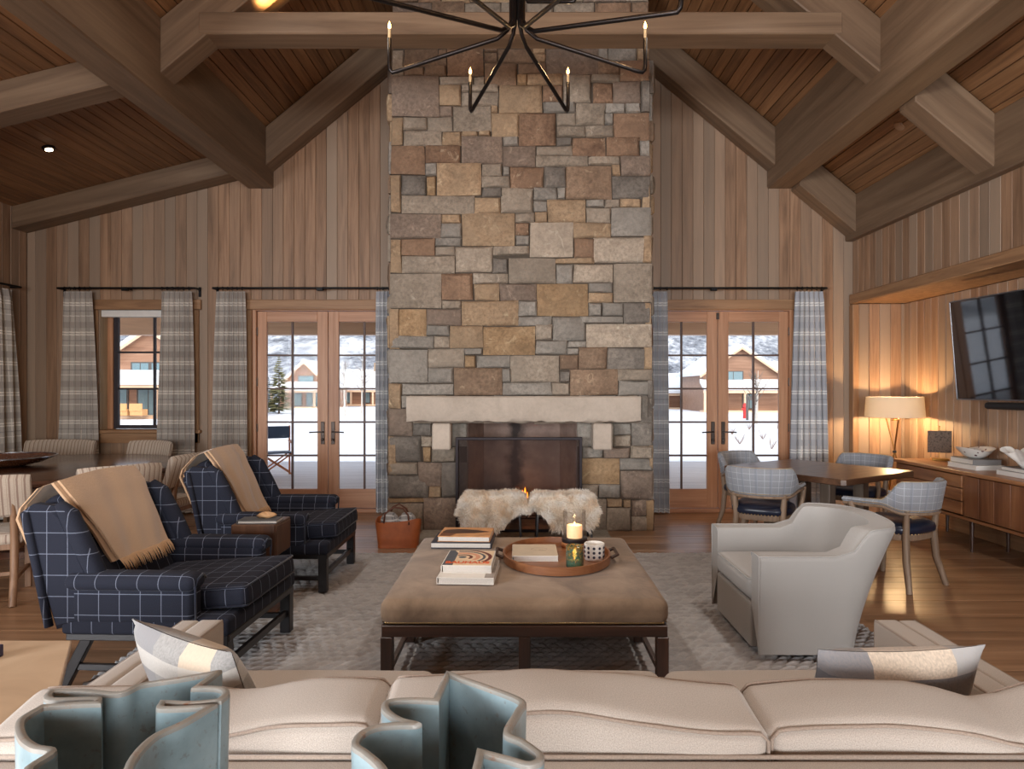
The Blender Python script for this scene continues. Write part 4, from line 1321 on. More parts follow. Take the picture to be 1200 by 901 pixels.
def back_cushion(cx, wd, seed, dip, tilt=0.0):
    """box cushion with welts; the top edge slumps by dip(x)"""
    H, D = .38, .20
    rot = Matrix.Rotation(R(4), 3, 'X')
    def wp(p):
        u = p.x / (wd / 2)
        k = max(0, (p.z + .02) / (H / 2))
        return (p.x + .006 * math.sin(p.z * 12 + seed), p.y + .014 * math.sin(u * 3 + seed) * k, p.z + dip(u, p.y) * k + .008 * mnoise.noise(Vector((p.x * 6, p.y * 6, seed))))
    C = (cx, 1.455, .632)
    o = M().pad(C, (wd, D, H), .030, (.006, .020, .012), 12, rot=rot, warp=wp, wr=.005, seed=seed).obj('back_cushion', SOFA, t, 170)
    # welts follow the same slump
    for sy in (-1, 1):
        pts = []
        for u in np.linspace(-1, 1, 41):
            uu = max(-.985, min(.985, u))
            p = Vector((uu * wd / 2, sy * (D / 2 - .006), H / 2 - .004))
            p.z -= .018 * max(0, (abs(uu) - .93) / .055) ** 2
            q = rot @ Vector(wp(p)); pts.append(q + Vector(C))
        pts = [pts[0] + Vector((-.002, 0, -.3))] + pts + [pts[-1] + Vector((.002, 0, -.3))]
        M().tube(pts, .004, 6).obj('piping', SOFAP, o, 170)
    return o
back_cushion(-.80, .805, 1, lambda u, y: .0 - .028 * math.exp(-((u - .15) / .3) ** 2) + .012 * u)
back_cushion(.003, .80, 2, lambda u, y: .012 + .006 * math.cos(u * 4) - .008 * u)
back_cushion(.81, .81, 3, lambda u, y: -.004 - .032 * math.exp(-((u - .28) / .22) ** 2) + .016 * max(0, u))

# plaid scatter pillows on the sofa
def plaid_pillow_mat(name, base, bands): return stripes(name, base, bands, weave=160, sheen=.5)
PIL1 = plaid_pillow_mat('pillow_plaid_a', (156, 154, 152), [(0, .6, .12, .20, (126, 126, 130), .85), (0, .6, .40, .12, (200, 182, 160), .9), (1, .6, .14, .16, (136, 136, 138), .8), (1, .6, .45, .05, (190, 186, 180), .8)])
PIL2 = plaid_pillow_mat('pillow_plaid_b', (220, 202, 182), [(0, .6, .10, .22, (128, 128, 134), .9), (0, .6, .48, .10, (168, 168, 170), .85), (1, .6, .10, .18, (160, 160, 162), .8), (1, .6, .42, .07, (108, 110, 118), .9)])
def pillow(label, loc, rot, m_, sx=.5, sy=.5, th=.16, seed=0):
    n = 22
    P = np.zeros((n, n, 3)); UV = np.zeros((n, n, 2))
    q = M()
    for side in (1, -1):
        for i in range(n):
            for j in range(n):
                u, v_ = -1 + 2 * i / (n - 1), -1 + 2 * j / (n - 1)
                k = ((1 - u * u) * (1 - v_ * v_)) ** .42
                pin = 1 - .07 * (1 - u * u) * abs(v_) ** 3 - .0
                pin2 = 1 - .07 * (1 - v_ * v_) * abs(u) ** 3
                wz = .007 * mnoise.noise(Vector((u * 2 + seed, v_ * 2, side)))
                P[i, j] = (u * sx / 2 * pin2, v_ * sy / 2 * pin, side * (th / 2 * k + .001) + wz * k)
                UV[i, j] = (u * sx / 2 + .3, v_ * sy / 2 + .3)
        if side == 1: q.grid(P, UV)
        else: q.grid(P[::-1], UV[::-1])
    o = q.obj('pillow', m_, None, 60)
    o.location = loc; o.rotation_euler = rot
    o['label'] = label; o['category'] = 'pillow'
    return o
pillow('grey and cream plaid pillow leaning in the sofa corner by the navy armchair', (-.83, 1.77, .70), (R(112), 0, R(-32)), PIL1, .44, .44, .14, 1)
pillow('charcoal and cream plaid pillow leaning in the sofa corner by the swivel chair', (.955, 1.745, .685), (R(110), R(0), R(4)), PIL2, .44, .42, .14, 4)
# ---------------------------------------------------------------- games table and its barrel chairs
t = thing('games_table', 'square dark oak table with four post legs near the niche', 'table', (2.86, 6.46, 0), R(33))
W_TTOP = wood('table_oak', (62, 42, 32), (96, 68, 50), (126, 92, 70), axis='X', spread=0.08, cross=14, rough=.3, coat=.25)
W_TPOST = wood('table_post', (82, 70, 60), (112, 98, 86), (130, 116, 104), spread=.08, cross=16)
a, b, c = .58, .645, .03
M().prism([(-a + c, -b), (a - c, -b), (a, -b + c), (a, b - c), (a - c, b), (-a + c, b), (-a, b - c), (-a, -b + c)], .71, .765, 'Z', .006).obj('tabletop', W_TTOP, t)
for sx in (-1, 1):
    for sy in (-1, 1): M().box((sx * .27, sy * .30, .36), (.10, .10, .70), .006).obj('leg', W_TPOST, t)
for sy in (-1, 1): M().box((0, sy * .30, .05), (.44, .08, .08), .006).obj('foot_rail', W_TPOST, t)
M().box((0, 0, .055), (.08, .52, .07), .006).obj('stretcher', W_TPOST, t)

BAR = stripes('barrel_plaid', (150, 153, 160), [(0, .055, .027, .004, (184, 190, 200), .65), (1, .055, .027, .004, (184, 190, 200), .65), (0, .11, .09, .02, (120, 126, 138), .5)], sheen=.2)
LEATHER = plain('navy_leather', (26, 34, 54), .32, var=.2)
def barrel_chair(loc, rz, label):
    """faces local +x"""
    t = thing('barrel_chair', label, 'chair', loc, rz, 'barrel chairs round the games table')
    # seat
    def sq(a, r, z):
        e = .72
        return (r * (abs(math.cos(a)) ** e * abs(math.cos(a)) + abs(math.sin(a)) ** e * abs(math.sin(a))) ** .0 * (1 + .06 * math.cos(4 * a + PI)), z)
    M().lathe((0, 0, .375), [(.20, 0), (.245, .004), (.25, .02), (.25, .05), (.20, .052)], 36, 1, 1, sq).obj('seat_rail', W_LEG, t, 40)
    s = M().lathe((0, 0, .42), [(.245, 0), (.268, .02), (.272, .045), (.262, .07), (.22, .092), (.14, .102), (0, .106)], 36, 1, 1, sq).obj('seat_cushion', LEATHER, t, 60)
    q = M()
    for k in range(60):
        a = 2 * PI * k / 60
        r = .271 * (1 + .06 * math.cos(4 * a + PI))
        nail(q, (r * math.cos(a), r * math.sin(a), .432), (math.cos(a), math.sin(a), 0), .005)
    q.obj('nailhead_trim', NAIL, s, 170)['kind'] = 'stuff'
    # curved upholstered band: tall back falling to thin arms
    n = 61; P = []; U = []
    AM = R(128)
    def sec(th):
        k = abs(th)
        f = min(1, max(0, (k - R(50)) / R(28))); f = f * f * (3 - 2 * f)
        zt = .835 * (1 - f) + .685 * f - .012 * max(0, (k - R(80)) / R(48))
        zb = .600 * (1 - f) + .645 * f - .012 * max(0, (k - R(80)) / R(48))
        ro = .315 + .0 * f
        if k > R(90): ro = .315 / max(.62, abs(math.sin(k)))
        ri = ro - .052
        lean = .035 * (1 - f)
        return zt, zb, ro, ri, lean
    arc = 0; prev = None
    for i in range(n):
        th = -AM + 2 * AM * i / (n - 1)
        zt, zb, ro, ri, lean = sec(th)
        cx, cy = -math.cos(th), math.sin(th)
        g = lambda r, z: (cx * r, cy * r, z)
        h = zt - zb
        loop = [g(ro - .012, zb), g(ro, zb + .015), g(ro + lean * .5, zb + h * .5), g(ro + lean, zt - .015), g(ro + lean - .014, zt), g(ri + lean + .012, zt), g(ri + lean, zt - .015), g(ri + lean * .5, zb + h * .5), g(ri, zb + .015), g(ri + .012, zb)]
        P.append(loop)
        if prev is not None: arc += math.dist(prev, loop[1])
        prev = loop[1]
        d = [0]
        for k in range(1, 10): d.append(d[-1] + math.dist(loop[k - 1], loop[k]))
        U.append([(arc, x) for x in d])
    q = M().grid([l + [l[0]] for l in P], [u + [(u[0][0], u[-1][1] + .03)] for u in U])
    q.f.append(tuple(range(9, -1, -1))); q.uv.append(None)
    q.f.append(tuple((n - 1) * 11 + k for k in range(10))); q.uv.append(None)
    bk_ = q.obj('curved_back', BAR, t, 60)
    q = M()
    q.tube([Vector(P[i][0]) + Vector((0, 0, -.010)) for i in range(0, n, 2)], [.013] * ((n + 1) // 2), 6)
    q.obj('arm_rail', W_LEG, t, 60)
    q = M()
    for i in range(0, n * 2 - 1):
        f0 = i / 2; a0 = int(f0); a1 = min(n - 1, a0 + 1); u = f0 - a0
        for idx in (1, 4):
            p = Vector(P[a0][idx]) * (1 - u) + Vector(P[a1][idx]) * u
            th = -AM + 2 * AM * f0 / (n - 1)
            nail(q, p + Vector((-math.cos(th), math.sin(th), 0)) * .002 if idx == 1 else p + Vector((0, 0, .001)), (-math.cos(th), math.sin(th), .001), .0042)
    q.obj('nailhead_trim', NAIL, bk_, 170)['kind'] = 'stuff'
    for sy in (-1, 1):
        # front legs: taper to the floor, arm posts above the seat
        M().tube([(.21, sy * .21, .40), (.225, sy * .215, .2), (.235, sy * .22, 0)], [.030, .026, .020], 8).obj('leg', W_LEG, t, 50)
        M().tube([(.10, sy * .272, .40), (.135, sy * .30, .53), (.175, sy * .305, .64)], [.020, .020, .024], 8).obj('arm_post', W_LEG, t, 50)
        a = sy * R(44)
        cx, cy = -math.cos(a), math.sin(a)
        M().tube([(cx * .36, cy * .36, 0), (cx * .29, cy * .29, .22), (cx * .272, cy * .272, .42), (cx * .295, cy * .295, .61)], [.022, .027, .028, .022], 8).obj('leg', W_LEG, t, 50)
    return t
bc = barrel_chair((2.98, 5.30, 0), R(120), 'grey plaid barrel chair with navy leather seat standing closest to the walnut sideboard')
copy_thing(bc, (2.14, 5.86, RZ), R(60), 'grey plaid barrel chair with its back turned to the swivel chair, left of the table')
copy_thing(bc, (2.50, 7.22, 0), R(-58), 'grey plaid barrel chair in front of the glazed doors, behind the games table')
copy_thing(bc, (3.52, 6.98, 0), R(215), 'grey plaid barrel chair between the games table and the lamp in the niche')

# ---------------------------------------------------------------- walnut sideboard
t = thing('sideboard', 'long walnut sideboard with brass knobs on short legs under the television', 'sideboard', (4.415, 5.4, 0))
W_WALY = wood('walnut_y', (112, 72, 44), (158, 108, 70), (188, 138, 96), axis='Y', spread=.06, cross=13, rough=.36, coat=.15)
W_WALZ = wood('walnut_z', (92, 56, 36), (140, 92, 60), (176, 124, 86), axis='Z', spread=.22, cross=9, along=.7, rough=.36, coat=.15)
Y0, Y1 = -2.15, 2.0; XF = -.27
M().box((0.0, (Y0 + Y1) / 2, .745), (.56, Y1 - Y0, .036), .006).obj('top', W_WALY, t)
M().box((.01, (Y0 + Y1) / 2, .315), (.51, Y1 - Y0 - .02, .03), .004).obj('bottom_panel', W_WALY, t)
M().box((.245, (Y0 + Y1) / 2, .53), (.02, Y1 - Y0 - .02, .40)).obj('back_panel', W_WALY, t)
for y in (Y1 - .025, .86, -.36, -1.5, Y0 + .02): M().box((.0, y, .53), (.49, .03, .394), .003).obj('divider', W_WALY, t)
for k in range(3):
    z = .405 + k * .125
    d = M().box((XF + .025, (.878 + Y1 - .045) / 2, z), (.022, Y1 - .045 - .878, .118), .004).obj('drawer', W_WALY, t)
    for y in (1.16, 1.70):
        M().lathe((0, 0, 0), [(.006, 0), (.006, .012), (.016, .018), (.016, .024), (0, .028)], 14).obj('knob', BRASS, d, 50).matrix_local = Matrix.Translation((XF + .014, y, z)) @ Matrix.Rotation(-PI / 2, 4, 'Y')
for ya, yb in ((-.342, .842), (-1.482, -.378)):
    n = 6; w_ = (yb - ya) / n
    d = M().box((XF + .035, (ya + yb) / 2, .53), (.012, yb - ya, .375)).obj('door', W_WALZ, t)
    for k in range(n):
        M().box((XF + .022, ya + w_ * (k + .5), .53), (.016, w_ - .003, .375), .003).obj('door_slat', W_WALZ, d)
for y in (1.75, .86, -.36, -1.9):
    for x in (-.17, .17): M().tube([(x, y, .30), (x, y, 0)], [.022, .014], 10).obj('leg', W_DARK, t, 50)
SBZ = .7635

# items on the sideboard
t = thing('print_stand', 'small square dark print on a gold stand at the far end of the sideboard', 'picture', (4.52, 7.18, SBZ), R(-20))
GOLD = plain('gilt', (190, 150, 84), .35, 1.0)
PRT = G('dark_print'); v = PRT.coord('Object', (30, 30, 30), False); f = PRT.noise(v, 1, 5, .7)
PRT = PRT.done(PRT.ramp(f, [(.35, lin((58, 46, 40))), (.5, lin((110, 92, 78))), (.62, lin((72, 58, 50)))]), .7)
M().box((0, 0, .011), (.16, .10, .022), .003).obj('base', GOLD, t)
M().tube([(0, .02, .02), (0, .02, .36)], .005, 8).obj('post', GOLD, t, 50)
M().box((0, 0, .20), (.225, .012, .235), .002).obj('print', PRT, t)
M().lathe((0, .02, .355), [(0, 0), (.012, .004), (.008, .014), (0, .018)], 10).obj('finial', GOLD, t, 50)
WB = plain('book_white', (214, 212, 208), .6, var=.05); GB = plain('book_grey', (120, 118, 118), .6); KB = plain('book_black', (40, 38, 40), .6)
book('book', 'white book at the bottom of the sideboard stack under the spotted bowl', (4.42, 6.47, SBZ), R(2), .28, .40, .045, WB, spine='y-', group='books on the sideboard')
book('book', 'thick grey spined book topping the sideboard stack under the spotted bowl', (4.43, 6.49, SBZ + .046), R(-3), .26, .37, .05, GB, spine='y-', group='books on the sideboard')
book('book', 'patterned white book under the ruffled bowl, bottom of the near stack', (4.44, 5.80, SBZ), R(1), .28, .42, .04, WB, spine='x-', group='books on the sideboard')
book('book', 'pale book under the ruffled bowl, top of the near stack', (4.45, 5.79, SBZ + .041), R(-2), .26, .40, .035, GB, spine='y-', group='books on the sideboard')
CER = G('spotted_glaze'); v = CER.coord('Object', rnd_off=False); vo = CER.n('TexVoronoi'); vo.inputs['Scale'].default_value = 16; CER.put(vo.inputs['Vector'], v)
CER = CER.done(CER.ramp(vo.outputs['Distance'], [(.16, lin((96, 52, 66))), (.22, lin((236, 232, 226)))]), .25)
def boat(a, r, z): return (r * (1 + .35 * math.cos(a) ** 2 * (z / .08)), z + (.03 * math.cos(a) ** 2 if z > .03 else 0))
o = M().lathe((4.43, 6.49, SBZ + .0965), [(.0, 0), (.06, 0), (.10, .02), (.14, .05), (.155, .08), (.148, .08), (.13, .05), (.09, .025), (0, .012)], 32, .75, 1.15, boat).obj('spotted_bowl', CER, None, 60)
tag(o, 'white boat shaped ceramic bowl with dark spots on the sideboard books', 'bowl')
def ruffle(a, r, z):
    k = max(0, z - .03) / .13
    return (r * (1 + .16 * k * math.sin(7 * a) + .06 * k * math.sin(13 * a)), z + .022 * k * math.sin(7 * a + 1.4))
o = M().lathe((4.44, 5.80, SBZ + .0765), [(.0, 0), (.06, 0), (.085, .03), (.13, .09), (.18, .145), (.20, .155), (.19, .148), (.135, .085), (.08, .035), (0, .02)], 70, 1, 1, ruffle).obj('ruffled_bowl', plain('bisque_white', (236, 232, 226), .6, var=.04), None, 60)
tag(o, 'large white ruffled coral shaped bowl standing on books on the sideboard', 'bowl')

# floor lamp in the niche corner
t = thing('floor_lamp', 'brass tripod lamp with lit cream drum shade in the niche corner', 'lamp', (4.36, 7.76, 0))
SH = G('lamp_shade'); SH.t.nodes.remove(SH.b)
o_ = SH.t.nodes['Material Output']; d1 = SH.n('BsdfDiffuse'); d2 = SH.n('BsdfTranslucent'); d1.inputs[0].default_value = lin((246, 240, 228)); d2.inputs[0].default_value = lin((255, 246, 226))
mx = SH.n('MixShader'); mx.inputs[0].default_value = .55
SH.t.links.new(d1.outputs[0], mx.inputs[1]); SH.t.links.new(d2.outputs[0], mx.inputs[2]); SH.t.links.new(mx.outputs[0], o_.inputs[0]); SH = SH.m
M().lathe((0, 0, 1.205), [(.315, 0), (.298, .235), (.294, .235), (.311, 0), (.315, 0)], 48).obj('lamp_shade', SH, t, 50)
for k in range(3):
    a = 2 * PI * k / 3 + .5
    d = Vector((math.cos(a), math.sin(a), 0))
    M().tube([d * .085 + Vector((0, 0, 1.19)), Vector((0, 0, .80)) - d * .004, -d * .20], .009, 8).obj('leg', BRASS, t, 60)
    M().tube([d * .305 + Vector((0, 0, 1.215)), d * .02 + Vector((0, 0, 1.20))], .004, 6).obj('shade_spoke', BRASS, t, 60)
M().lathe((0, 0, .785), [(.0, 0), (.022, .004), (.022, .03), (0, .034)], 14).obj('leg_clamp', BLK, t, 50)
M().lathe((0, 0, 1.165), [(.0, 0), (.035, 0), (.035, .010), (.022, .014), (.018, .05), (0, .055)], 24).obj('socket_plate', BRASS, t, 50)
M().lathe((0, 0, 1.23), [(.010, 0), (.016, .02), (.018, .04), (.012, .06), (0, .066)], 16).obj('bulb', emit('warm_bulb', (255, 214, 150), 8), t, 170)
point('lamp_light', (4.36, 7.76, 1.262), 55, (1, .64, .31), .045)

# television and sound bar on the niche wall
tv = thing('television', 'large wall mounted flat television with thin silver bezel in the niche', 'television', (4.44, 5.80, 1.915))
ang = R(12)
tv.rotation_mode = 'XYZ'
tv.rotation_euler = (0, 0, 0)
tv.matrix_world = Matrix.Translation((4.44, 5.80, 1.915)) @ Matrix.Rotation(R(7), 4, 'Z') @ Matrix.Rotation(R(-5), 4, 'Y')
SCRN = plain('tv_screen', (8, 9, 12), .05, var=0, IOR=1.9)
BEZ = plain('tv_bezel', (120, 120, 124), .3, .8)
M().box((.02, 0, 0), (.04, 1.74, .985), .005).obj('cabinet', BLK, tv)
M().box((-.003, 0, 0), (.006, 1.715, .96)).obj('screen', SCRN, tv)
for z in (-1, 1): M().box((-.003, 0, z * .487), (.010, 1.745, .012), .002).obj('bezel', BEZ, tv)
for y in (-1, 1): M().box((-.003, y * .866, 0), (.010, .012, .962), .002).obj('bezel', BEZ, tv)
M().box((.11, 0, 0), (.14, .22, .22), .01).obj('wall_bracket', BLK, tv)
sb = thing('sound_bar', 'slim black sound bar mounted right below the television', 'speaker', (4.50, 5.66, 1.375))
sb.rotation_euler = (0, 0, R(7))
o = M().pad((0, 0, 0), (.09, 1.30, .065), .028, .001, 4).obj('body', plain('speaker_mesh', (22, 22, 25), .6), sb, 170)
M().box((.07, 0, 0.02), (.10, .10, .03)).obj('mount', BLK, sb)

# ---------------------------------------------------------------- round dining table with striped chairs
t = thing('dining_table', 'large round dark wood dining table in front of the small window', 'table', (-4.68, 6.50, 0))
W_DTOP = wood('dining_mahogany', (54, 34, 26), (84, 54, 41), (112, 76, 58), axis='X', spread=.08, cross=10, rough=.18, coat=.5)
M().lathe((0, 0, .715), [(0, 0), (1.24, 0), (1.265, .012), (1.27, .035), (1.26, .058), (1.23, .065), (0, .065)], 96).obj('tabletop', W_DTOP, t, 30)
M().lathe((0, 0, .62), [(1.00, 0), (1.02, .004), (1.02, .095), (.96, .095), (.96, 0), (1.00, 0)], 64).obj('apron', W_DTOP, t, 30)
M().lathe((0, 0, 0), [(0, 0), (.52, 0), (.52, .06), (.36, .10), (.24, .20), (.22, .45), (.30, .58), (.50, .625), (0, .625)], 40).obj('pedestal', W_DTOP, t, 40)
STR = stripes('ticking_stripe', (206, 192, 176), [(0, .042, .02, .011, (140, 116, 104), .85), (0, .042, .035, .004, (160, 136, 122), .6)], sheen=.2)
W_CHR = wood('chair_oak', (104, 76, 56), (146, 112, 86), (170, 136, 108), spread=.12, cross=20)
def striped_chair(loc, rz, label, w_=.54):
    """faces local +x, back at -x"""
    t = thing('dining_chair', label, 'chair', loc, rz, 'striped dining chairs round the dining table')
    M().box((0, 0, .40), (.44, w_ * .84, .05), .004).obj('seat_frame', W_CHR, t)
    s = M().pad((.01, 0, .455), (.49, w_ * .92, .085), .035, (.004, .004, .016), 6).obj('seat', STR, t, 170)
    q = M()
    for sy in (-1, 1):
        y = sy * w_ * .37
        M().box((.20, y, .19), (.042, .042, .38), .004).obj('leg', W_CHR, t)
        rl = M().tube([(-.36, y * 1.06, 0), (-.27, y * 1.02, .22), (-.235, y, .42), (-.26, y, .62), (-.325, y * .98, .86)], [.024, .026, .028, .024, .018], 8).obj('leg', W_CHR, t, 50)
        M().bar((.18, y, .17), (-.28, y * 1.02, .17), .02, .03, .003).obj('side_stretcher', W_CHR, t)
    M().bar((-.05, -w_ * .37, .17), (-.05, w_ * .37, .17), .02, .03, .003).obj('cross_stretcher', W_CHR, t)
    # curved padded back panel, ends sweeping forward
    n = 22; P = []; U = []
    W = w_ * 1.12
    for i in range(n):
        u = -1 + 2 * i / (n - 1)
        y = u * W / 2; x0 = -.275 + .075 * u * u
        th = .03 if abs(u) < .99 else .024
        loop = []
        for (dx, z) in ((-th - .01, .64), (-th - .055, .78), (-th - .085, .90), (-.085, .93), (th - .085, .90), (th - .055, .78), (th - .01, .64), (-.005, .62)):
            zz = z - .012 * (abs(u) ** 4)
            loop.append((x0 + dx, y, zz))
        P.append(loop + [loop[0]])
        U.append([(y, k * .09) for k in range(9)])
    q = M().grid(P, U)
    q.f.append(tuple(range(8))); q.uv.append(None)
    q.f.append(tuple((n - 1) * 9 + k for k in range(7, -1, -1))); q.uv.append(None)
    q.obj('backrest', STR, t, 60)
    return t
def seat_at(deg, dist):
    a = R(deg)
    return (-4.82 + dist * math.cos(a), 6.45 + dist * math.sin(a), 0), a + PI
L_, a_ = seat_at(-36, 1.60)
L_ = (L_[0] + .12, L_[1], 0)
dc = striped_chair(L_, a_ - R(6), 'striped dining chair standing directly behind the camel throw of the nearest armchair')
L_, a_ = seat_at(-64, 1.72)
L_ = (L_[0] + .15, L_[1], 0)
copy_thing(dc, L_, a_ + R(0), 'striped dining chair nearest the camera, cut by the frame at the table front')
copy_thing(dc, (-3.43, 6.35, 0), R(176), 'striped dining chair seen side on at the end of the table before the window curtain')
copy_thing(dc, (-4.40, 7.50, 0), R(-106), 'striped dining chair half hidden behind the table, directly below the small window')
striped_chair((-5.46, 7.62, 0), -PI / 2, 'wide backed striped dining chair behind the table beside the dark corner', .74)
t = thing('serving_bowl', 'wide shallow wooden bowl with glassy rim on the round dining table', 'bowl', (-5.04, 6.50, .7805))
M().lathe((0, 0, 0), [(0, 0), (.16, 0), (.30, .03), (.40, .075), (.43, .09), (.42, .092), (.39, .08), (.28, .04), (0, .02)], 48).obj('bowl', wood('bowl_wood', (70, 40, 26), (110, 66, 42), (140, 90, 60), cross=8, along=3, rough=.25), t, 60)
M().lathe((0, 0, .085), [(.42, 0), (.436, .004), (.436, .012), (.42, .014), (.42, 0)], 48).obj('rim', plain('rim_silver', (190, 196, 204), .15, .9), t, 60)

# ---------------------------------------------------------------- shearling stools
FURB = fabric('shearling_hide', (232, 220, 204), (214, 198, 178), scale=60, sheen=.4)
FURS = G('shearling_strands'); v = FURS.coord('Object', rnd_off=True); f = FURS.noise(v, 7, 3)
FURS = FURS.done(FURS.ramp(f, [(.32, lin((236, 212, 182))), (.5, lin((252, 244, 232))), (.7, lin((255, 253, 250)))]), .9, Sheen_Weight=.3)
def stool(cx, label, ns=1, nb=0):
    t = thing('shearling_stool', label, 'stool', (cx, 6.66, 0.017), 0, 'shearling stools by the hearth')
    wx, wy, H = .62, .42, .415
    for sx in (-1, 1):
        for sy in (-1, 1): M().bar((sx * .25, sy * .15, H - .04), (sx * .27, sy * .19, 0.0), .022, .022, .002).obj('leg', BLK, t)
        M().bar((sx * .262, -.17, .10), (sx * .262, .17, .10), .016, .016).obj('stretcher', BLK, t)
    # saddle hide: flat over the seat, hanging long over both ends, cut away between the legs
    nx, ny = 41, 27
    P = np.zeros((ny, nx, 3))
    half = .31
    for j in range(ny):
        v_ = -1 + 2 * j / (ny - 1)
        for i in range(nx):
            u = -1 + 2 * i / (nx - 1)
            L = .43 * u                      # cloth length along x: top then drop
            s_x = half
            ax = abs(L)
            r = .07
            if ax < s_x - r: x, zx = ax, 0.0
            elif ax < s_x - r + r * PI / 2: th = (ax - s_x + r) / r; x, zx = s_x - r + r * math.sin(th), -r * (1 - math.cos(th))
            else: x, zx = s_x + .012, -r - (ax - s_x + r - r * PI / 2)
            ly = .42 * v_ ; ay = abs(ly); sy_ = .20; ry = .06
            drop_front = 0.30 if ax > .10 else .10 + 2.0 * ax
            if ay < sy_ - ry: y, zy = ay, 0.0
            elif ay < sy_ - ry + ry * PI / 2: th = (ay - sy_ + ry) / ry; y, zy = sy_ - ry + ry * math.sin(th), -ry * (1 - math.cos(th))
            else:
                k = (ay - sy_ + ry - ry * PI / 2) / (.42 - sy_ + ry - ry * PI / 2)
                dd = .25 - .24 * min(1, max(0, (u * ns - .25) / .55)) ** .7 - nb * .20 * min(1, max(0, (-u * ns - .55) / .4))
                y, zy = sy_ + .01, -ry - k * dd
            zx = max(zx, -.34)
            P[j, i] = (math.copysign(x, u), math.copysign(y, v_), H + .04 + min(zx, 0) * 1 + zy * (1 if zx > -.05 else max(0, 1 + (zx + .05) * 8)))
    def off(d): 
        Q = P.copy()
        c = np.array((0, 0, H - .06)); n_ = Q - c; n_ /= np.linalg.norm(n_, axis=-1, keepdims=True)
        return Q - n_ * d
    q = M().grid(P); q.grid(off(.02)[:, ::-1])
    q.obj('hide_cover', FURB, t, 170)
    # curly strands
    r2 = random.Random(int(cx * 100) + 50)
    vs = []; fs = []
    for _ in range(15000):
        j = r2.uniform(0, ny - 1.001); i = r2.uniform(0, nx - 1.001)
        j0, i0 = int(j), int(i)
        fj, fi = j - j0, i - i0
        p = (Vector(P[j0, i0]) * (1 - fi) + Vector(P[j0, i0 + 1]) * fi) * (1 - fj) + (Vector(P[j0 + 1, i0]) * (1 - fi) + Vector(P[j0 + 1, i0 + 1]) * fi) * fj
        nn = (Vector(P[j0, i0 + 1]) - Vector(P[j0, i0])).cross(Vector(P[j0 + 1, i0]) - Vector(P[j0, i0]))
        if nn.length < 1e-9: continue
        nn.normalize()
        if nn.dot(p - Vector((0, 0, H - .1))) < 0: nn = -nn
        cl = Vector((mnoise.noise(p * 9), mnoise.noise(p * 9 + Vector((5, 0, 0))), mnoise.noise(p * 9 + Vector((0, 7, 0)))))
        d = (nn + cl * 1.2 + Vector((r2.uniform(-.5, .5), r2.uniform(-.5, .5), r2.uniform(-.6, .1)))).normalized()
        L = r2.uniform(.030, .055)
        sd = d.cross(Vector((r2.uniform(-1, 1), r2.uniform(-1, 1), r2.uniform(-1, 1)))).normalized() * .0028
        m1 = p + d * L * .55 + cl * .012
        e = p + d * L + cl * .03 + Vector((0, 0, -.010))
        k = len(vs)
        vs += [p - sd, p + sd, m1 + sd * .8, m1 - sd * .8, e]
        fs += [(k, k + 1, k + 2, k + 3), (k + 3, k + 2, k + 4)]
    o = M(); o.v = vs; o.f = fs; o.uv = [[(0, 0)] * len(f) for f in fs]
    o = o.obj('fleece', FURS, t, 170); o['kind'] = 'stuff'
    return t
stool(-.265, 'cream shearling stool before the fire screen, the one nearer the leather bag', 1, 0)
stool(.425, 'cream shearling stool before the fire screen, the one behind the glass candle holder', -1, 1)

# ---------------------------------------------------------------- leather bag by the hearth
t = thing('leather_bag', 'tan leather tote with strap holding grey blankets beside the hearth', 'bag', (-1.19, 6.50, .002), R(4))
LEA = plain('tan_leather', (178, 100, 56), .45, var=.14); LEAD = plain('dark_leather', (96, 54, 36), .5)
nx = 40
def bagring(z, k):
    out = []
    for i in range(nx):
        a = 2 * PI * i / nx
        e = .45
        x = math.copysign(abs(math.cos(a)) ** e, math.cos(a)) * (.195 + .025 * k); y = math.copysign(abs(math.sin(a)) ** e, math.sin(a)) * (.11 - .005 * k)
        out.append((x, y, z - .035 * k * math.sin(a * 2 + .6) * .6 - .03 * k * (1 - abs(math.cos(a)))))
    return out
rings_ = [bagring(z, k) for z, k in ((0, 0), (.03, .05), (.12, .4), (.22, .9), (.27, 1.0))]
inn_ = [[(x * .97, y * .96, z) for x, y, z in r] for r in reversed(rings_)]
M().grid(rings_ + inn_, closed_u=True).add(rings_[0], [tuple(reversed(range(nx)))]).obj('bag_body', LEA, t, 50)
M().tube([(-.13, -.10, .24), (-.12, -.09, .33), (-.04, -.05, .385), (.05, -.05, .37), (.10, -.08, .31), (.11, -.105, .22)], .009, 8).obj('strap', LEAD, t, 170)
M().tube([(-.10, .09, .25), (-.07, .07, .36), (.0, .05, .40), (.07, .06, .35), (.10, .09, .25)], .009, 8).obj('strap', LEAD, t, 170)
BLK_G = stripes('folded_plaid', (176, 176, 178), [(0, .12, .05, .02, (112, 114, 120), .8), (1, .12, .05, .02, (226, 226, 226), .8)])
for k, (x, lab) in enumerate(((-.09, 'rolled pale grey blanket in the tan leather bag, the end farther from the chimney'), (.08, 'rolled pale grey blanket in the tan leather bag, the end nearer the chimney'))):
    o = M().pad((-1.19 + x, 6.505, .215), (.155, .16, .21), .06, .01, 6, wr=.014, seed=k * 5).obj('rolled_blanket', BLK_G, None, 170)
    tag(o, lab, 'blanket', 'blankets in the leather bag')

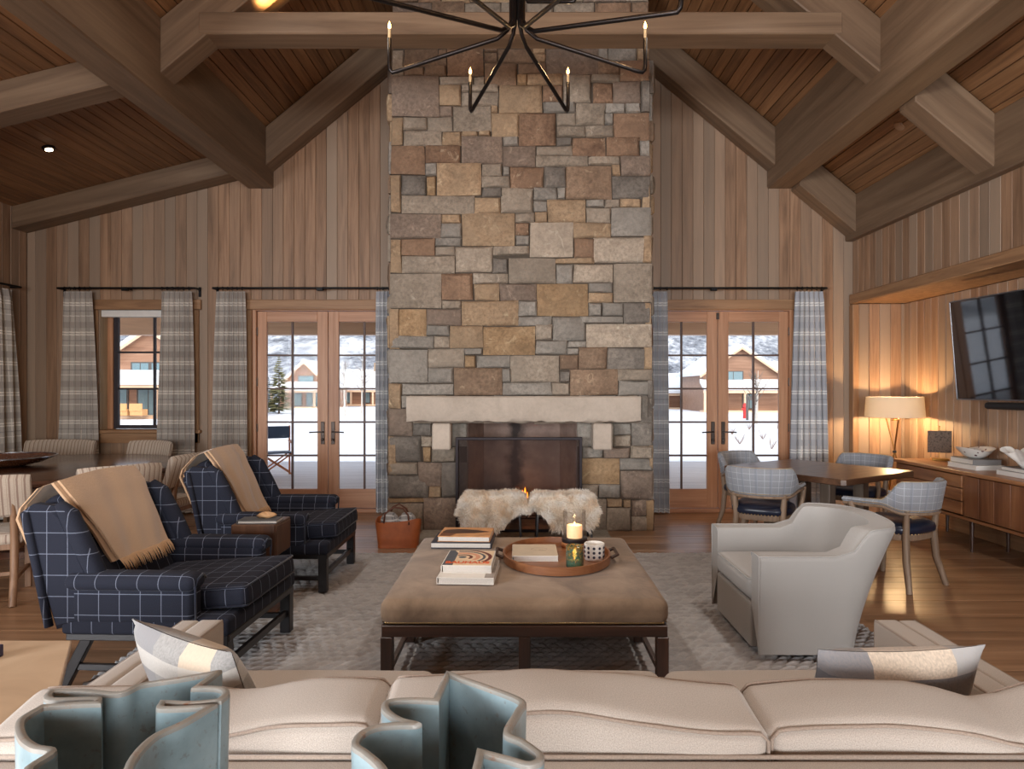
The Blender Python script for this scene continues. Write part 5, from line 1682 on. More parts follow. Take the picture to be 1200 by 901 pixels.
# ---------------------------------------------------------------- things on the ottoman
Z = OTZ
COV = plain('cover_black', (40, 36, 40), .5); COVN = plain('cover_navy', (46, 48, 62), .5); COVW = plain('cover_white', (232, 226, 218), .5, var=.04); COVO = plain('cover_tan', (206, 150, 100), .45, var=.2)
def flat(name, poly, z, m_, parent, h=.0006):
    return M().prism(poly, z, z + h).obj(name, m_, parent)
def ringpoly(cx, cy, r0, r1, a0, a1, sx=1.0):
    A = np.linspace(R(a0), R(a1), 22)
    return [(cx + r1 * math.cos(a) * sx, cy + r1 * math.sin(a)) for a in A] + [(cx + r0 * math.cos(a) * sx, cy + r0 * math.sin(a)) for a in A[::-1]]
# far stack
b1 = book('coffee_table_book', 'navy book at the bottom of the far book stack on the ottoman', (-.375, 4.42, Z), R(-2), .39, .31, .036, COVN, spine='x+', group='books on the ottoman')
b2 = book('coffee_table_book', 'tan covered book with dark arrowhead picture topping the far ottoman stack', (-.36, 4.43, Z + .037), R(-3), .34, .28, .034, COVO, spine='y+', group='books on the ottoman')
DK = plain('print_dark', (70, 44, 30), .5, var=.3)
flat('cover_picture', [(-.16, .0), (-.14, .06), (-.05, .085), (.06, .06), (.155, .01), (.06, -.035), (-.06, -.05), (-.15, -.04)], .0342, DK, b2)
flat('cover_picture', [(-.16, -.03), (-.16, -.125), (-.09, -.125), (-.06, -.06)], .0342, plain('print_brown', (112, 66, 38), .5, var=.3), b2)
# near stack
b3 = book('coffee_table_book', 'white book with photo cover at the bottom of the near ottoman stack', (-.28, 3.66, Z), R(-3), .30, .37, .036, COVW, spine='x-', group='books on the ottoman')
flat('cover_picture', [(.10, -.18), (.149, -.18), (.149, .18), (.10, .18)], .0362, plain('print_grey', (150, 140, 132), .5, var=.3), b3)
b4 = book('coffee_table_book', 'white book with coloured arcs and orange lettering topping the near ottoman stack', (-.285, 3.72, Z + .037), R(-2), .27, .33, .042, COVW, spine='x-', group='books on the ottoman')
CREAM = plain('print_cream', (236, 208, 174), .5); ORG = plain('print_orange', (226, 96, 44), .5, var=.03); MAR = plain('print_maroon', (112, 52, 44), .5); SLT = plain('print_slate', (84, 88, 96), .5); SAL = plain('print_salmon', (222, 160, 128), .5)
h_ = .0422
flat('cover_ground', [(-.13, -.16), (.13, -.16), (.13, .16), (-.13, .16)], h_, CREAM, b4, .0003)
flat('cover_band', [(-.13, -.16), (-.075, -.16), (-.075, .10), (-.10, .16), (-.13, .16)], h_ + .0003, SLT, b4, .0003)
for r0, r1, mm in ((.0, .022, SLT), (.04, .058, MAR), (.075, .10, SAL), (.115, .13, SLT), (.145, .165, MAR)):
    po = ringpoly(-.04, .01, r0, r1, -40, 128) if r0 else [(-.04 + r1 * math.cos(a), .01 + r1 * math.sin(a)) for a in np.linspace(0, 2 * PI, 20)[:-1]]
    po = [(max(-.074, min(.129, x)), max(-.10, min(.159, y))) for x, y in po]
    flat('cover_arc', po, h_ + .0004, mm, b4, .0003)
cu = bpy.data.curves.new('cover_title', 'FONT'); cu.body = 'BAUHAUS'; cu.size = .062; cu.extrude = .0004; cu.align_x = 'CENTER'; cu.offset = .002
cu.materials.append(ORG)
to = bpy.data.objects.new('cover_title', cu); COL.objects.link(to); to.parent = b4; to.location = (.0, -.125, h_ + .0014); to.scale = (.86, 1, 1)
bpy.context.view_layer.update()
tm = bpy.data.meshes.new_from_object(to.evaluated_get(bpy.context.evaluated_depsgraph_get()))
tn = link('cover_title', tm, b4); tn.location = to.location; tn.scale = to.scale
bpy.data.objects.remove(to); tn.name = 'cover_title'
# tray and what stands in it
TRW = wood('tray_wood', (112, 70, 44), (150, 98, 64), (176, 124, 86), axis='X', spread=.04, cross=10, rough=.35)
TX, TY = .215, 4.0
t = thing('tray', 'oval brown wooden tray with dark handles on the ottoman', 'tray', (TX, TY, Z + .001))
TA, TB = .322, .385
M().lathe((0, 0, 0), [(0, 0), (.985, 0), (1.0, .003), (1.0, .048), (.985, .050), (.965, .048), (.955, .012), (0, .012)], 72, TA, TB).obj('tray_body', TRW, t, 35)
for sx in (-1, 1):
    M().tube([(sx * (TA - .004), -.085, .028), (sx * (TA + .035), -.075, .045), (sx * (TA + .035), .075, .045), (sx * (TA - .004), .085, .028)], .010, 8).obj('handle', plain('handle_leather', (66, 46, 36), .5), t, 60)
b5 = book('coffee_table_book', 'cream book with faint drawing on its cover inside the wooden tray', (.085, 4.03, Z + .0135), R(0), .27, .29, .034, COVW, spine='x-', group='books on the ottoman')
flat('cover_ground', [(-.134, -.144), (.134, -.144), (.134, .144), (-.134, .144)], .0342, plain('print_parchment', (206, 188, 164), .55, var=.06), b5, .0004)
for po in (ringpoly(.03, .02, .03, .032, 20, 340, 1.6), ringpoly(.05, -.01, .015, .017, 90, 330, 1.4)):
    flat('cover_line', po, .0347, plain('print_line', (150, 128, 108), .5), b5, .0003)
t = thing('hurricane_candle', 'glass hurricane candle holder on a cork base at the back of the tray', 'candle holder', (.345, 4.255, Z + .0135))
M().lathe((0, 0, 0), [(0, 0), (.080, 0), (.083, .004), (.083, .030), (.08, .034), (0, .034)], 36).obj('cork_base', plain('cork', (176, 112, 66), .7, var=.25), t, 40)
M().lathe((0, 0, .034), [(0, 0), (.079, 0), (.081, .003), (.081, .024), (.076, .027), (0, .027)], 36).obj('iron_ring', BLK, t, 40)
HG = glass('hurricane_glass', (.97, .96, .95), .09)
M().lathe((0, 0, .061), [(.072, 0), (.073, .17), (.0705, .171), (.0695, 0)], 40).obj('glass_chimney', HG, t, 60)
WAX = G('candle_wax'); WAX = WAX.done(lin((246, 214, 176)), .6, Subsurface_Weight=.4, Emission_Color=lin((255, 196, 130)), Emission_Strength=.55)
M().lathe((0, 0, .061), [(0, 0), (.050, 0), (.050, .072), (.046, .080), (.030, .076), (0, .074)], 28).obj('wax_candle', WAX, t, 50)
FLC = emit('candle_flame', (255, 206, 120), 9)
M().lathe((0, 0, .137), [(.002, 0), (.005, .008), (.003, .018), (0, .024)], 10).obj('flame', FLC, t, 170)
point('hurricane_glow', (.345, 4.255, Z + .185), .35, (1, .66, .34), .012)
t = thing('glass_votive', 'green crackled glass votive with a lit candle at the front of the tray', 'candle holder', (.308, 3.78, Z + .0135))
VG = G('crackle_green'); v = VG.coord('Object', (1, 1, 1), False); f = VG.noise(v, 70, 3, .7)
sp = VG.n('SeparateXYZ'); VG.put(sp.inputs[0], v)
hz = VG.math('DIVIDE', sp.outputs[2], .11)
cc = VG.mix(VG.math('MULTIPLY', hz, VG.ramp(f, [(.4, (0, 0, 0, 1)), (.6, (1, 1, 1, 1))])), lin((74, 134, 122)), lin((206, 150, 64)))
VG.bump(f, .4, .003)
VG = VG.done(cc, .15, Transmission_Weight=.55)
M().lathe((0, 0, 0), [(0, 0), (.046, 0), (.050, .004), (.050, .118), (.047, .12), (.045, .118), (.045, .012), (0, .010)], 32).obj('glass_cup', VG, t, 50)
M().lathe((0, 0, .012), [(0, 0), (.036, 0), (.036, .03), (0, .032)], 20).obj('wax_candle', WAX, t, 50)
M().lathe((0, 0, .045), [(.003, 0), (.010, .015), (.006, .034), (0, .045)], 10).obj('flame', FLC, t, 170)
point('votive_glow', (.308, 3.78, Z + .09), .12, (1, .62, .28), .01)
t = thing('polka_dot_pot', 'white ceramic candle pot with navy dots at the right end of the tray', 'pot', (.437, 3.94, Z + .0135))
M().lathe((0, 0, 0), [(0, 0), (.054, 0), (.058, .005), (.060, .094), (.057, .098), (.053, .094), (.052, .05), (0, .048)], 36).obj('pot_body', plain('pot_white', (238, 234, 228), .3, var=.03), t, 40)
DOT = plain('dot_navy', (36, 38, 60), .4)
for k in range(11):
    for r_ in range(3):
        a = 2 * PI * (k + .0) / 11; z = .024 + r_ * .026
        q = M().lathe((0, 0, 0), [(.0085, 0), (.0078, .0016), (0, .002)], 9).obj('dot', DOT, t, 60) if (k, r_) == (0, 0) else link('dot', dot_me, t)
        dot_me = q.data
        rr = .0585 + .002 * z / .094
        q.matrix_local = Matrix.Translation((rr * math.cos(a), rr * math.sin(a), z)) @ Vector((math.cos(a), math.sin(a), 0)).to_track_quat('Z', 'Y').to_matrix().to_4x4()

# ---------------------------------------------------------------- chandelier
CHY = 4.0; HUB = 3.70
t = thing('chandelier', 'black iron chandelier with eight thin arms and lit candle bulbs', 'chandelier', (-.02, CHY, HUB))
TUBE = plain('chandelier_iron', (52, 48, 48), .35, .85)
tips = [(.355, .70), (-.335, .70), (.79, .11), (-.79, .11), (.85, -.56), (-.98, -.80), (.34, -.86), (-.34, -.86)]
SLEEVE = plain('candle_sleeve', (214, 190, 150), .5); BULB = emit('candle_bulb', (255, 178, 92), 22)
for k, (x, y) in enumerate(tips):
    d = Vector((x, y, 0)); L = d.length; u = d.normalized()
    zt = -.215
    pts = [u * .035 + Vector((0, 0, 1.6)), u * .035 + Vector((0, 0, .03))]
    pts += [u * (.035 + .03 * s_) + Vector((0, 0, .03 - .06 * s_ * s_)) for s_ in (.4, .8)]
    pts += [u * (.12) + Vector((0, 0, -.055)), u * (L - .05) + Vector((0, 0, zt + .005))]
    pts += [u * (L - .02) + Vector((0, 0, zt)), u * (L - .004) + Vector((0, 0, zt + .018)), u * L + Vector((0, 0, zt + .05)), u * L + Vector((0, 0, zt + .21))]
    arm = M().tube(pts, .0135, 8).obj('arm', TUBE, t, 170)
    M().lathe((x, y, zt + .21), [(.009, 0), (.009, .058), (0, .06)], 10).obj('candle_sleeve', SLEEVE, arm, 50)
    M().lathe((x, y, zt + .268), [(.004, 0), (.010, .012), (.009, .024), (.003, .042), (0, .05)], 10).obj('bulb', BULB, arm, 170)
    point('chandelier_bulb', (-.02 + x, CHY + y, HUB + zt + .36), 3.0, (1, .62, .30), .02)
for x, y in ((.30, -.22),):   # short upper arm
    u = Vector((x, y, 0)).normalized(); L = .42
    arm = M().tube([u * .035 + Vector((0, 0, 1.5)), u * .035 + Vector((0, 0, .20)), u * .08 + Vector((0, 0, .13)), u * (L - .05) + Vector((0, 0, .03)), u * (L - .02) + Vector((0, 0, .022)), u * L + Vector((0, 0, .06)), u * L + Vector((0, 0, .28))], .0105, 8).obj('arm', TUBE, t, 170)
    M().lathe((u.x * L, u.y * L, .28), [(.009, 0), (.009, .058), (0, .06)], 10).obj('candle_sleeve', SLEEVE, arm, 50)
    M().lathe((u.x * L, u.y * L, .338), [(.004, 0), (.010, .012), (.009, .024), (0, .05)], 10).obj('bulb', BULB, arm, 170)
M().lathe((0, 0, 1.55), [(0, 0), (.05, .0), (.06, .02), (.02, .05), (.014, 2.0), (0, 2.0)], 16).obj('stem', TUBE, t, 50)
# lamp resting on the truss tie, washing the boards of the ridge
spot('ridge_uplight', (-2.15, 5.78, 4.82), (R(180), R(-18), 0), 28, (1, .55, .20), 120, .8)
spot('ridge_uplight', (1.6, 5.78, 4.82), (R(180), R(12), 0), 25, (1, .58, .26), 120, .8)

# ---------------------------------------------------------------- blue ceramic vases on a console behind the sofa
t = thing('console_table', 'narrow dark console table behind the sofa carrying the blue vases', 'table', (-.3, .80, 0))
M().box((0, 0, .735), (2.2, .62, .03), .005).obj('tabletop', W_DARKX, t)
for sx in (-1, 1):
    for sy in (-1, 1): M().box((sx * 1.05, sy * .26, .36), (.06, .06, .72), .004).obj('leg', W_DARK, t)
GLZ = G('vase_glaze'); v = GLZ.coord('Object', rnd_off=False); f = GLZ.noise(v, 9, 5, .6); f2 = GLZ.noise(v, 90, 3)
cc = GLZ.ramp(f, [(.3, lin((116, 138, 146))), (.6, lin((152, 174, 182))), (.8, lin((170, 190, 196)))])
cc = GLZ.mix(GLZ.ramp(f2, [(.62, (0, 0, 0, 1)), (.7, (.5, .5, .5, 1))]), cc, lin((124, 120, 112)))
GLZ = GLZ.done(cc, .28)
RIMG = G('vase_rim'); v = RIMG.coord('Object', rnd_off=False); f = RIMG.noise(v, 38, 4, .7)
RIMG = RIMG.done(RIMG.ramp(f, [(.40, lin((146, 146, 142))), (.60, lin((156, 152, 146))), (.72, lin((146, 104, 78)))]), .3)
def vase(label, far_px, ztop, zbot, r=.0052):
    d = 1.53 - ztop
    W_ = lambda p: Vector(((p[0] - 610) / 780 * (780 * d / (p[1] - 456)), 780 * d / (p[1] - 456), 0))
    pts = [W_(p) for p in far_px]
    n_ = len(pts)
    cx = sum(p.x for p in pts) / n_; cy = sum(p.y for p in pts) / n_
    # smooth the corners a little by subdividing once
    dense = []
    def bend(i):
        u, v_ = (pts[i] - pts[i - 1]).normalized(), (pts[(i + 1) % n_] - pts[i]).normalized()
        return math.degrees(math.acos(max(-1, min(1, u.dot(v_)))))
    for i in range(n_):
        a, b = pts[i], pts[(i + 1) % n_]; c_d = b - a
        ta = c_d if bend(i) > 72 else (b - pts[i - 1]) / 2
        tb = c_d if bend((i + 1) % n_) > 72 else (pts[(i + 2) % n_] - a) / 2
        for tt, lim in ((ta, c_d.length * 1.2), (tb, c_d.length * 1.2)):
            if tt.length > lim: tt.length = lim
        for k in range(5):
            s_ = k / 5
            dense.append(a * (2 * s_**3 - 3 * s_**2 + 1) + ta * (s_**3 - 2 * s_**2 + s_) + b * (-2 * s_**3 + 3 * s_**2) + tb * (s_**3 - s_**2))
    n_ = len(dense)
    t = thing('ceramic_vase', label, 'vase', (cx, cy, zbot), 0, 'blue vases behind the sofa')
    D = [p - Vector((cx, cy, 0)) for p in dense]
    nor = []
    for i in range(n_):
        e0 = (D[i] - D[i - 1]).normalized(); e1 = (D[(i + 1) % n_] - D[i]).normalized()
        n0 = Vector((e0.y, -e0.x, 0)); n1 = Vector((e1.y, -e1.x, 0)); m_ = n0 + n1
        nor.append(m_ / max(.6, m_.dot(n0)) if m_.length > .2 else n0)
    H = ztop - zbot
    ring = lambda o, z, s_=1.0: [tuple((p + nn * o) * s_ + Vector((0, 0, z))) for p, nn in zip(D, nor)]
    q = M().grid([ring(r, 0, .93), ring(r, H * .5, .97), ring(r, H - .006)], closed_u=True)
    q.add(ring(r, 0.0, .93), [tuple(range(n_))])
    q.obj('outer_wall', GLZ, t, 35)
    q = M().grid([ring(-r, H - .006), ring(-r, H * .5, .97), ring(-r, .012, .93)], closed_u=True)
    q.add(ring(-r, .012, .93), [tuple(range(n_))])
    q.obj('inner_wall', GLZ, t, 35)
    M().grid([ring(r, H - .006), ring(r * .9, H - .001), ring(0, H + .001), ring(-r * .9, H - .001), ring(-r, H - .006)], closed_u=True).obj('rim', RIMG, t, 60, label='brownish worn rim')
    return t
V2 = [(525, 787), (540, 793), (575, 805), (611, 820), (607, 832), (594, 857), (612, 867), (630, 880), (633, 886), (629, 891), (617, 893), (595, 887), (563, 879),
      (556, 925), (588, 940), (570, 962), (545, 975), (520, 988), (505, 955), (480, 945), (468, 930),
      (447, 897), (428, 880), (417, 872), (419, 863), (428, 855), (445, 849), (470, 847), (492, 847), (470, 842), (456, 834), (451, 826), (457, 820), (482, 818), (511, 819)]
V1 = [(165, 801), (210, 794), (255, 786), (230, 804), (258, 805), (265, 811), (257, 819), (225, 822), (191, 821), (190, 828), (247, 826), (215, 845), (177, 864), (150, 900),
      (160, 945), (130, 975), (95, 965), (70, 925), (32, 902), (61, 879), (40, 873), (26, 861), (25, 842), (50, 826), (90, 823), (114, 822), (113, 817), (62, 818), (56, 814), (61, 808), (98, 808), (140, 811)]
vase('larger blue grey lobed ceramic vase in front of the sofa end by the armchairs', V1, 1.10, .751)
vase('smaller blue grey lobed ceramic vase with star shaped mouth behind the middle sofa cushion', V2, 1.10, .751)

# ---------------------------------------------------------------- parchment side table by the sofa end
t = thing('hexagonal_table', 'pale parchment topped hexagonal side table beside the sofa end', 'table', (-1.97, 1.935, RZ))
PARC = G('parchment'); v = PARC.coord('Object', rnd_off=False); f = PARC.noise(v, 3, 5, .6, 1.0)
PARC = PARC.done(PARC.ramp(f, [(.3, lin((188, 160, 132))), (.5, lin((206, 178, 148))), (.75, lin((220, 194, 164)))]), .35)
hexp = lambda r: [(r * math.cos(R(60 * k)), r * math.sin(R(60 * k))) for k in range(6)]
M().prism(hexp(.613), .535, .5675, 'Z', .004).obj('tabletop', PARC, t)
M().prism(hexp(.56), .03, .535, 'Z', .004).obj('drum', plain('drum_dark', (60, 46, 38), .5), t)
M().prism(hexp(.50), 0, .03).obj('plinth', BLK, t)
t = thing('small_box', 'small navy box with red and white band at the frame edge on the parchment table', 'box', (-1.835, 2.30, .6005))
M().box((0, 0, .02), (.06, .05, .04), .002).obj('body', plain('box_navy', (44, 44, 74), .5), t)
M().box((.0, -.0255, .014), (.058, .002, .012)).obj('band', plain('band_white', (230, 224, 220), .5), t)
M().box((.0, -.0265, .014), (.058, .001, .004)).obj('stripe', plain('band_red', (206, 60, 50), .5), t)
# ---------------------------------------------------------------- outside: porch, snow, houses, hillside
def struct(o):
    o['kind'] = 'structure'; return o
SNOW = G('snow'); v = SNOW.coord('Object', rnd_off=False); f = SNOW.noise(v, .35, 6, .6)
SNOW.bump(f, .4, .3)
SNOW = SNOW.done(SNOW.ramp(f, [(.3, lin((222, 226, 232))), (.7, lin((244, 245, 247)))]), .8)
DECK = G('deck_boards'); v = DECK.coord('Object', rnd_off=False); sp = DECK.n('SeparateXYZ'); DECK.put(sp.inputs[0], v)
fr = DECK.math('FRACT', DECK.math('DIVIDE', sp.outputs[1], .14)); f = DECK.noise(DECK.coord('Object', (.8, 14, 14), False), 1, 4)
DECK = DECK.done(DECK.mix(DECK.math('LESS_THAN', fr, .06), DECK.ramp(f, [(.3, lin((206, 200, 196))), (.7, lin((236, 231, 228)))]), lin((70, 66, 64))), .6)
struct(M().box((-1, 11.5, -.10), (26, 6.0, .12)).obj('porch_deck', DECK))
PW_ = wood('porch_timber', (196, 164, 136), (222, 190, 160), (236, 208, 180), axis='X', cross=6, along=.4)
pr = root('porch_roof')
M().box((-1, 10.9, 3.05), (26, 5.2, .08)).obj('soffit', PW_, pr)
M().box((-1, 12.6, 2.72), (26, .22, .34), .01).obj('porch_beam', PW_, pr)
for x in (-9.5, -5.9, -2.9, .3, 2.2, 4.9, 8): M().box((x, 10.6, 2.90), (.16, 4.0, .22), .008).obj('joist', PW_, pr)
for x in (-11, -6.6, 0.5, 7): struct(M().box((x, 12.6, 1.25), (.22, .22, 2.6), .01).obj('post', PW_, pr))
def ground_z(x, y):
    k = max(0, y - 14.5)
    return -.35 - .012 * k + .25 * clouds(x * .05, y * .05, 3) + .06 * clouds(x * .4, y * .4, 9) * min(1, k / 5)
def terrain(name, xs, ys, zf, m_, uv=None):
    P = np.array([[(x, y, zf(x, y)) for x in xs] for y in ys])
    return struct(M().grid(P).obj(name, m_, None, 170))
terrain('snow_ground', np.linspace(-90, 90, 90), np.concatenate([np.linspace(14.2, 40, 50), np.linspace(42, 175, 50)]), ground_z, SNOW)
HILL = G('forested_hill'); v = HILL.coord('Object', (1, 1, 1), False); f = HILL.noise(v, .09, 8, .72, .5); f2 = HILL.noise(v, .6, 4, .7)
HILL.bump(f2, 1.0, 2.0)
k_ = HILL.math('ADD', HILL.math('MULTIPLY', f, .75), HILL.math('MULTIPLY', f2, .3))
HILL = HILL.done(HILL.ramp(k_, [(.40, lin((92, 96, 104))), (.50, lin((160, 166, 176))), (.60, lin((228, 232, 238)))]), .9)
def hill_z(x, y):
    k = max(0, (y - 160) / 220)
    return -3 + 120 * k ** 1.15 + 14 * k * clouds(x * .012, y * .012, 5) + 4 * k * clouds(x * .06, y * .06, 1)
terrain('hillside', np.linspace(-330, 330, 120), np.linspace(158, 420, 60), hill_z, HILL)

SID = wood('siding', (132, 96, 74), (160, 122, 98), (176, 140, 116), axis='X', cross=3, along=.2)
STN = stone_mat('far_stone', (140, 122, 104), (162, 142, 122), (176, 158, 138))
WING = plain('far_glass', (116, 142, 152), .15, var=.1)
WFR = plain('far_frame', (86, 82, 80), .6)
def house(label, loc, w_, d_, he, hr, wins=(), porch=None, rz=0.0, chim=None, gable=True):
    """gable end (or eaves when gable is False) faces the room; snow on every roof"""
    t = thing('house', label, 'house', loc, rz, 'houses across the snow')
    if gable:
        M().prism([(-w_ / 2, 0), (w_ / 2, 0), (w_ / 2, he), (0, hr), (-w_ / 2, he)], 0, d_, 'Y').obj('wall', SID, t)
        for sx in (-1, 1):
            e = .5; nx, nz = hr - he, w_ / 2
            sl = (hr - he) / (w_ / 2)
            po = [(0, hr + .05), (sx * (w_ / 2 + e), he - sl * e + .05), (sx * (w_ / 2 + e), he - sl * e + .42), (0, hr + .42)]
            M().prism(po, -.6, d_ + .6, 'Y').obj('snowy_roof', SNOW, t)
            po = [(0, hr - .22), (sx * (w_ / 2 + e), he - sl * e - .22), (sx * (w_ / 2 + e), he - sl * e + .05), (0, hr + .05)]
            M().prism(po, -.62, -.5, 'Y').obj('barge_board', PW_, t)
    else:
        M().box((0, d_ / 2, he / 2), (w_, d_, he)).obj('wall', SID, t)
        M().prism([(-.6, he), (d_ / 2, hr), (d_ + .6, he), (d_ + .6, he + .4), (d_ / 2, hr + .45), (-.6, he + .4)], -w_ / 2 - .6, w_ / 2 + .6, 'X').obj('snowy_roof', SNOW, t)
    for (x, z, ww, wh, nm) in wins:
        f = M().box((x, -.04, z), (ww + .2, .10, wh + .2)).obj('window', WFR, t)
        k = max(1, int(round(ww / .9)))
        for i in range(k):
            M().box((x - ww / 2 + ww * (i + .5) / k, -.10, z), (ww / k - .08, .03, wh)).obj('pane', WING, f)
    if porch:
        x0, x1, pd, pz = porch
        M().prism([(-pd, pz), (.05, pz + .9), (.05, pz + 1.3), (-pd - .3, pz + .35), (-pd - .3, pz)], x0, x1, 'X').obj('porch_roof', SNOW, t)
        M().box(((x0 + x1) / 2, -pd, pz - .18), (x1 - x0, .25, .3)).obj('porch_beam', PW_, t)
        n = max(2, int((x1 - x0) / 3.2))
        for i in range(n + 1):
            M().box((x0 + .2 + (x1 - x0 - .4) * i / n, -pd, pz / 2 - .1), (.28, .28, pz - .2)).obj('porch_post', PW_, t)
        M().box(((x0 + x1) / 2, -pd / 2, .12), (x1 - x0, pd, .24)).obj('porch_floor', PW_, t)
    if chim: M().box((chim[0], d_ / 2, chim[1] / 2), (1.6, 1.6, chim[1])).obj('chimney', STN, t)
    return t
P2 = lambda px, Y: (px - 610) / 780 * Y
# house seen through the small window
g0 = ground_z(-30, 55)
house('brown gabled house with covered terrace seen through the small window', (P2(178, 55), 55, g0), 8.6, 12, 4.4, 7.3,
      wins=((-.9, 3.9, 1.4, 1.2, 0), (.7, 3.9, 1.4, 1.2, 0), (-2.6, 1.3, 1.2, 2.2, 0), (.2, 1.2, 2.6, 2.2, 0), (2.8, 1.2, 1.8, 2.2, 0)), porch=(-5.2, 5.2, 2.4, 2.7))
for i, (px, lab) in enumerate(((142, 'wicker chair on the terrace of the gabled house, farther from its white post'), (160, 'wicker chair on the terrace of the gabled house, close to its white post'))):
    t = thing('wicker_chair', lab, 'chair', (P2(px, 51.5), 51.8, g0 + .25), 0, 'terrace chairs of the gabled house')
    WK = plain('wicker', (206, 160, 110), .8)
    M().box((0, 0, .3), (1.0, .8, .5), .05).obj('seat', WK, t); M().box((0, -.4, .7), (1.0, .12, .6), .05).obj('backrest', WK, t)
# houses through the doors left of the chimney
g1 = ground_z(-32, 100)
house('brown timber gabled cabin behind the spruce, seen through the left hand door pair', (P2(357, 100), 100, g1), 7.4, 10, 3.4, 6.9,
      wins=((.2, 4.0, 2.2, 1.6, 0), (-1.0, 1.3, 1.1, 1.8, 0), (1.2, 1.3, 1.8, 2.0, 0)), porch=(-4.2, 5.6, 2.6, 2.7))
house('long log cabin with stone chimney and snowy roof, seen right of the spruce cabin', (P2(428, 116), 116, g1), 11.5, 8, 3.8, 6.0,
      wins=((-3.2, 1.4, 1.2, 1.8, 0), (.2, 1.4, 1.2, 1.8, 0), (3.4, 1.4, 1.2, 1.8, 0)), porch=(-5.8, 5.8, 2.4, 2.7), chim=(1.6, 7.6), gable=False)
# houses through the doors right of the chimney
g2 = ground_z(30, 80)
house('red brown lodge with gable and dormer window, seen through the right hand door pair', (P2(868, 78), 78, g2), 8.8, 11, 4.6, 7.6,
      wins=((-.9, 3.9, 2.2, 1.7, 0), (-2.3, 1.3, 1.2, 1.6, 0), (1.0, 1.3, 1.4, 1.6, 0)), porch=(-4.8, 4.8, 1.6, 2.6))
house('low snowy roofed lodge wing with stone end beside the red brown lodge', (P2(912, 98), 98, g2), 9.0, 9, 3.6, 6.6,
      wins=((-2.0, 1.4, 1.6, 1.8, 0), (1.2, 1.4, 1.6, 1.8, 0)), gable=False)
house('distant long cabin with snow covered roof, seen beside the plaid curtain', (P2(796, 92), 92, ground_z(22, 92)), 12, 8, 2.8, 4.6,
      wins=((-2.2, 1.2, 1.2, 1.2, 0), (1.0, 1.2, 1.2, 1.2, 0), (3.6, 1.2, 1.2, 1.2, 0)), gable=False, porch=(-6, 6, 1.6, 2.2))
# spruces and bare trees
NEED = plain('spruce_needles', (116, 116, 84), .9, var=.3); BARK = plain('bark', (120, 108, 98), .9); NEED2 = plain('dark_needles', (84, 92, 88), .9, var=.3)
def spruce(label, loc, h, r, m_, seed):
    t = thing('spruce_tree', label, 'tree', loc, 0, 'trees across the snow')
    rr = random.Random(seed)
    M().tube([(0, 0, 0), (0, 0, h * .95)], [h * .018, .01], 6).obj('trunk', BARK, t, 60)
    q = M()
    lv = int(h * 4)
    for i in range(lv):
        k = i / lv; z = h * (.08 + .9 * k); R_ = r * (1 - k) ** .85 + .05
        for j in range(9):
            a = rr.uniform(0, 2 * PI); L = R_ * rr.uniform(.7, 1.1)
            d = Vector((math.cos(a), math.sin(a), rr.uniform(-.25, .15)))
            sd = Vector((-math.sin(a), math.cos(a), 0)) * L * .20
            p = Vector((0, 0, z)); e = p + d * L; mid = p + d * L * .5
            q.add([p, mid + sd + Vector((0, 0, -.08)), e, mid - sd + Vector((0, 0, -.08)), mid + Vector((0, 0, .06))], [(0, 1, 4), (1, 2, 4), (2, 3, 4), (3, 0, 4)])
    q.obj('foliage', m_, t)
    return t
spruce('olive spruce tree standing in front of the timber cabin', (P2(327, 70), 70, ground_z(-25, 70)), 6.3, 1.7, NEED, 1)
spruce('smaller pale spruce at the edge of the door glass beside the olive spruce', (P2(314, 74), 74, ground_z(-28, 74)), 4.2, 1.3, NEED2, 2)
spruce('dark spruce on the slope behind the distant cabin, seen beside the plaid curtain', (P2(816, 110), 110, ground_z(29, 110)), 8.5, 1.7, NEED2, 3)
def bare(label, loc, h, seed):
    t = thing('bare_tree', label, 'tree', loc, 0, 'trees across the snow')
    rr = random.Random(seed)
    M().tube([(0, 0, 0), (rr.uniform(-.1, .1), 0, h * .5), (rr.uniform(-.2, .2), 0, h)], [.10, .07, .015], 6).obj('trunk', plain('birch', (190, 184, 176), .8), t, 60)
    q = M()
    for i in range(26):
        z = h * rr.uniform(.35, .95); a = rr.uniform(0, 2 * PI); L = (h - z) * .5 + .3
        q.tube([(0, 0, z), (math.cos(a) * L * .5, math.sin(a) * L * .5, z + L * .45), (math.cos(a) * L * .8, math.sin(a) * L * .8, z + L * .95)], [.03, .018, .006], 4)
    q.obj('branches', BARK, t, 60)
bare('slim bare birch in front of the log cabin, seen through the second glazed leaf', (P2(404, 62), 62, ground_z(-16, 62)), 5.2, 4)
bare('slim bare birch before the stone chimney of the log cabin', (P2(424, 74), 74, ground_z(-17, 74)), 6.8, 5)
bare('bare sapling on the snow before the lodge, right hand doors', (P2(886, 40), 40, ground_z(14, 40)), 3.2, 6)
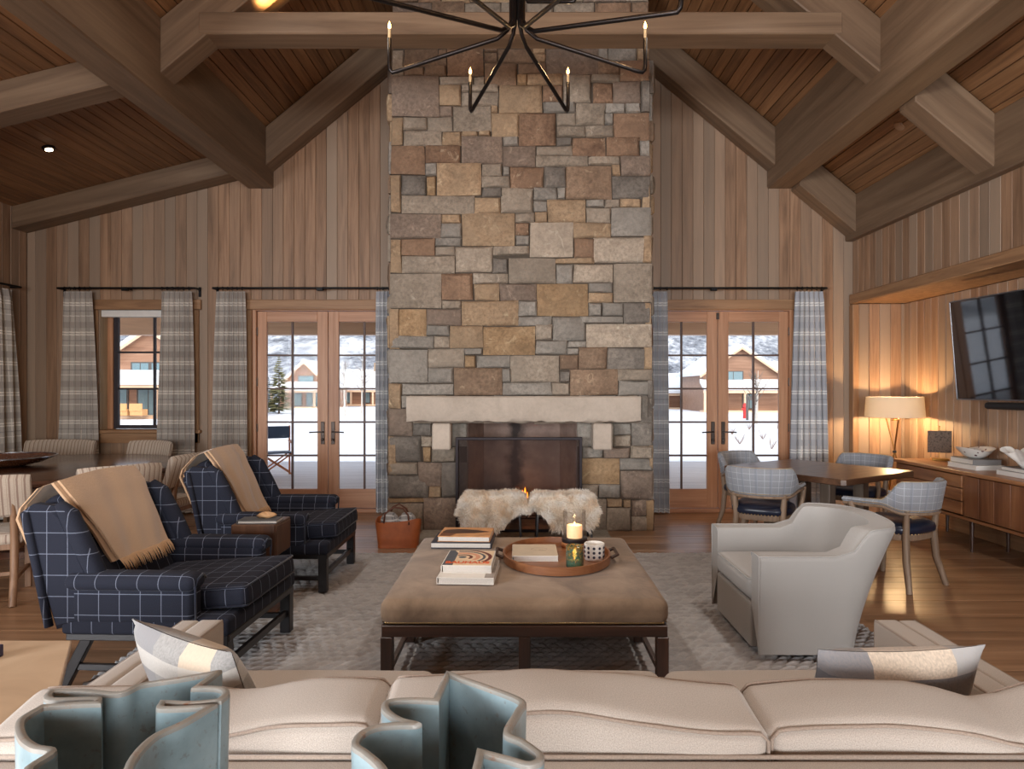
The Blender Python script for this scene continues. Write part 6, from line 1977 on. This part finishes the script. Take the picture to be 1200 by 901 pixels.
# hydrant, sign post, twigs in the snow
t = thing('red_marker', 'small red hydrant post standing in the snow before the lodge', 'hydrant', (P2(873, 50), 50, ground_z(17, 50)))
RED = plain('hydrant_red', (206, 60, 56), .5)
M().lathe((0, 0, 0), [(0, 0), (.15, 0), (.14, .8), (.18, .84), (.14, 1.1), (0, 1.16)], 12).obj('barrel', RED, t, 50)
M().tube([(-.24, 0, .7), (.24, 0, .7)], .08, 8).obj('outlet', RED, t, 50)
t = thing('sign_post', 'dark timber post pair standing in the snow beside the red hydrant', 'post', (P2(880, 46), 46, ground_z(15.8, 46)))
for x in (-.25, .25): M().box((x, 0, .9), (.14, .14, 1.8)).obj('post', WFR, t)
M().box((0, 0, 1.55), (.6, .1, .3)).obj('board', WFR, t)
TW = plain('twig', (150, 130, 120), .9)
rr = random.Random(4)
ORD = ('first', 'second', 'third', 'fourth', 'fifth', 'sixth')
for k, (px, Y) in enumerate(((858, 30), (867, 24), (878, 34), (894, 27), (904, 22), (912, 36))):
    q = M()
    for j in range(14):
        a = rr.uniform(0, 2 * PI); q.tube([(0, 0, 0), (.18 * math.cos(a), .18 * math.sin(a), rr.uniform(.22, .42))], [.010, .004], 4)
    X = P2(px, Y)
    o = q.obj('dry_shrub', TW, None, 60, loc=(X, Y, ground_z(X, Y) - .02))
    tag(o, ORD[k] + ' bare shrub from the left in the snow outside the right hand doors', 'shrub', 'bare shrubs in the snow')
# folding chair on the porch
t = thing('director_chair', 'wooden folding chair with blue canvas on the porch outside the left doors', 'chair', (P2(323, 12.0), 12.0, -.04), R(25))
OW = plain('chair_orange_wood', (206, 128, 80), .5); BC = fabric('blue_canvas', (84, 108, 140))
for sx in (-1, 1):
    M().bar((sx * .26, -.22, 0), (sx * .26, -.22, .62), .03, .03).obj('leg', OW, t)
    M().bar((sx * .26, .22, 0), (sx * .26, .22, .90), .03, .03).obj('leg', OW, t)
    M().bar((sx * .26, -.25, .62), (sx * .26, .25, .62), .05, .025).obj('armrest', OW, t)
for sy in (-1, 1):
    M().bar((-.26, sy * .2, .05), (.26, sy * .2, .42), .025, .025).obj('cross_leg', OW, t); M().bar((.26, sy * .2, .05), (-.26, sy * .2, .42), .025, .025).obj('cross_leg', OW, t)
M().box((0, 0, .43), (.52, .42, .02)).obj('seat', BC, t)
M().pad((0, .22, .78), (.54, .03, .22), .012, .003, 4).obj('backrest', BC, t, 170)
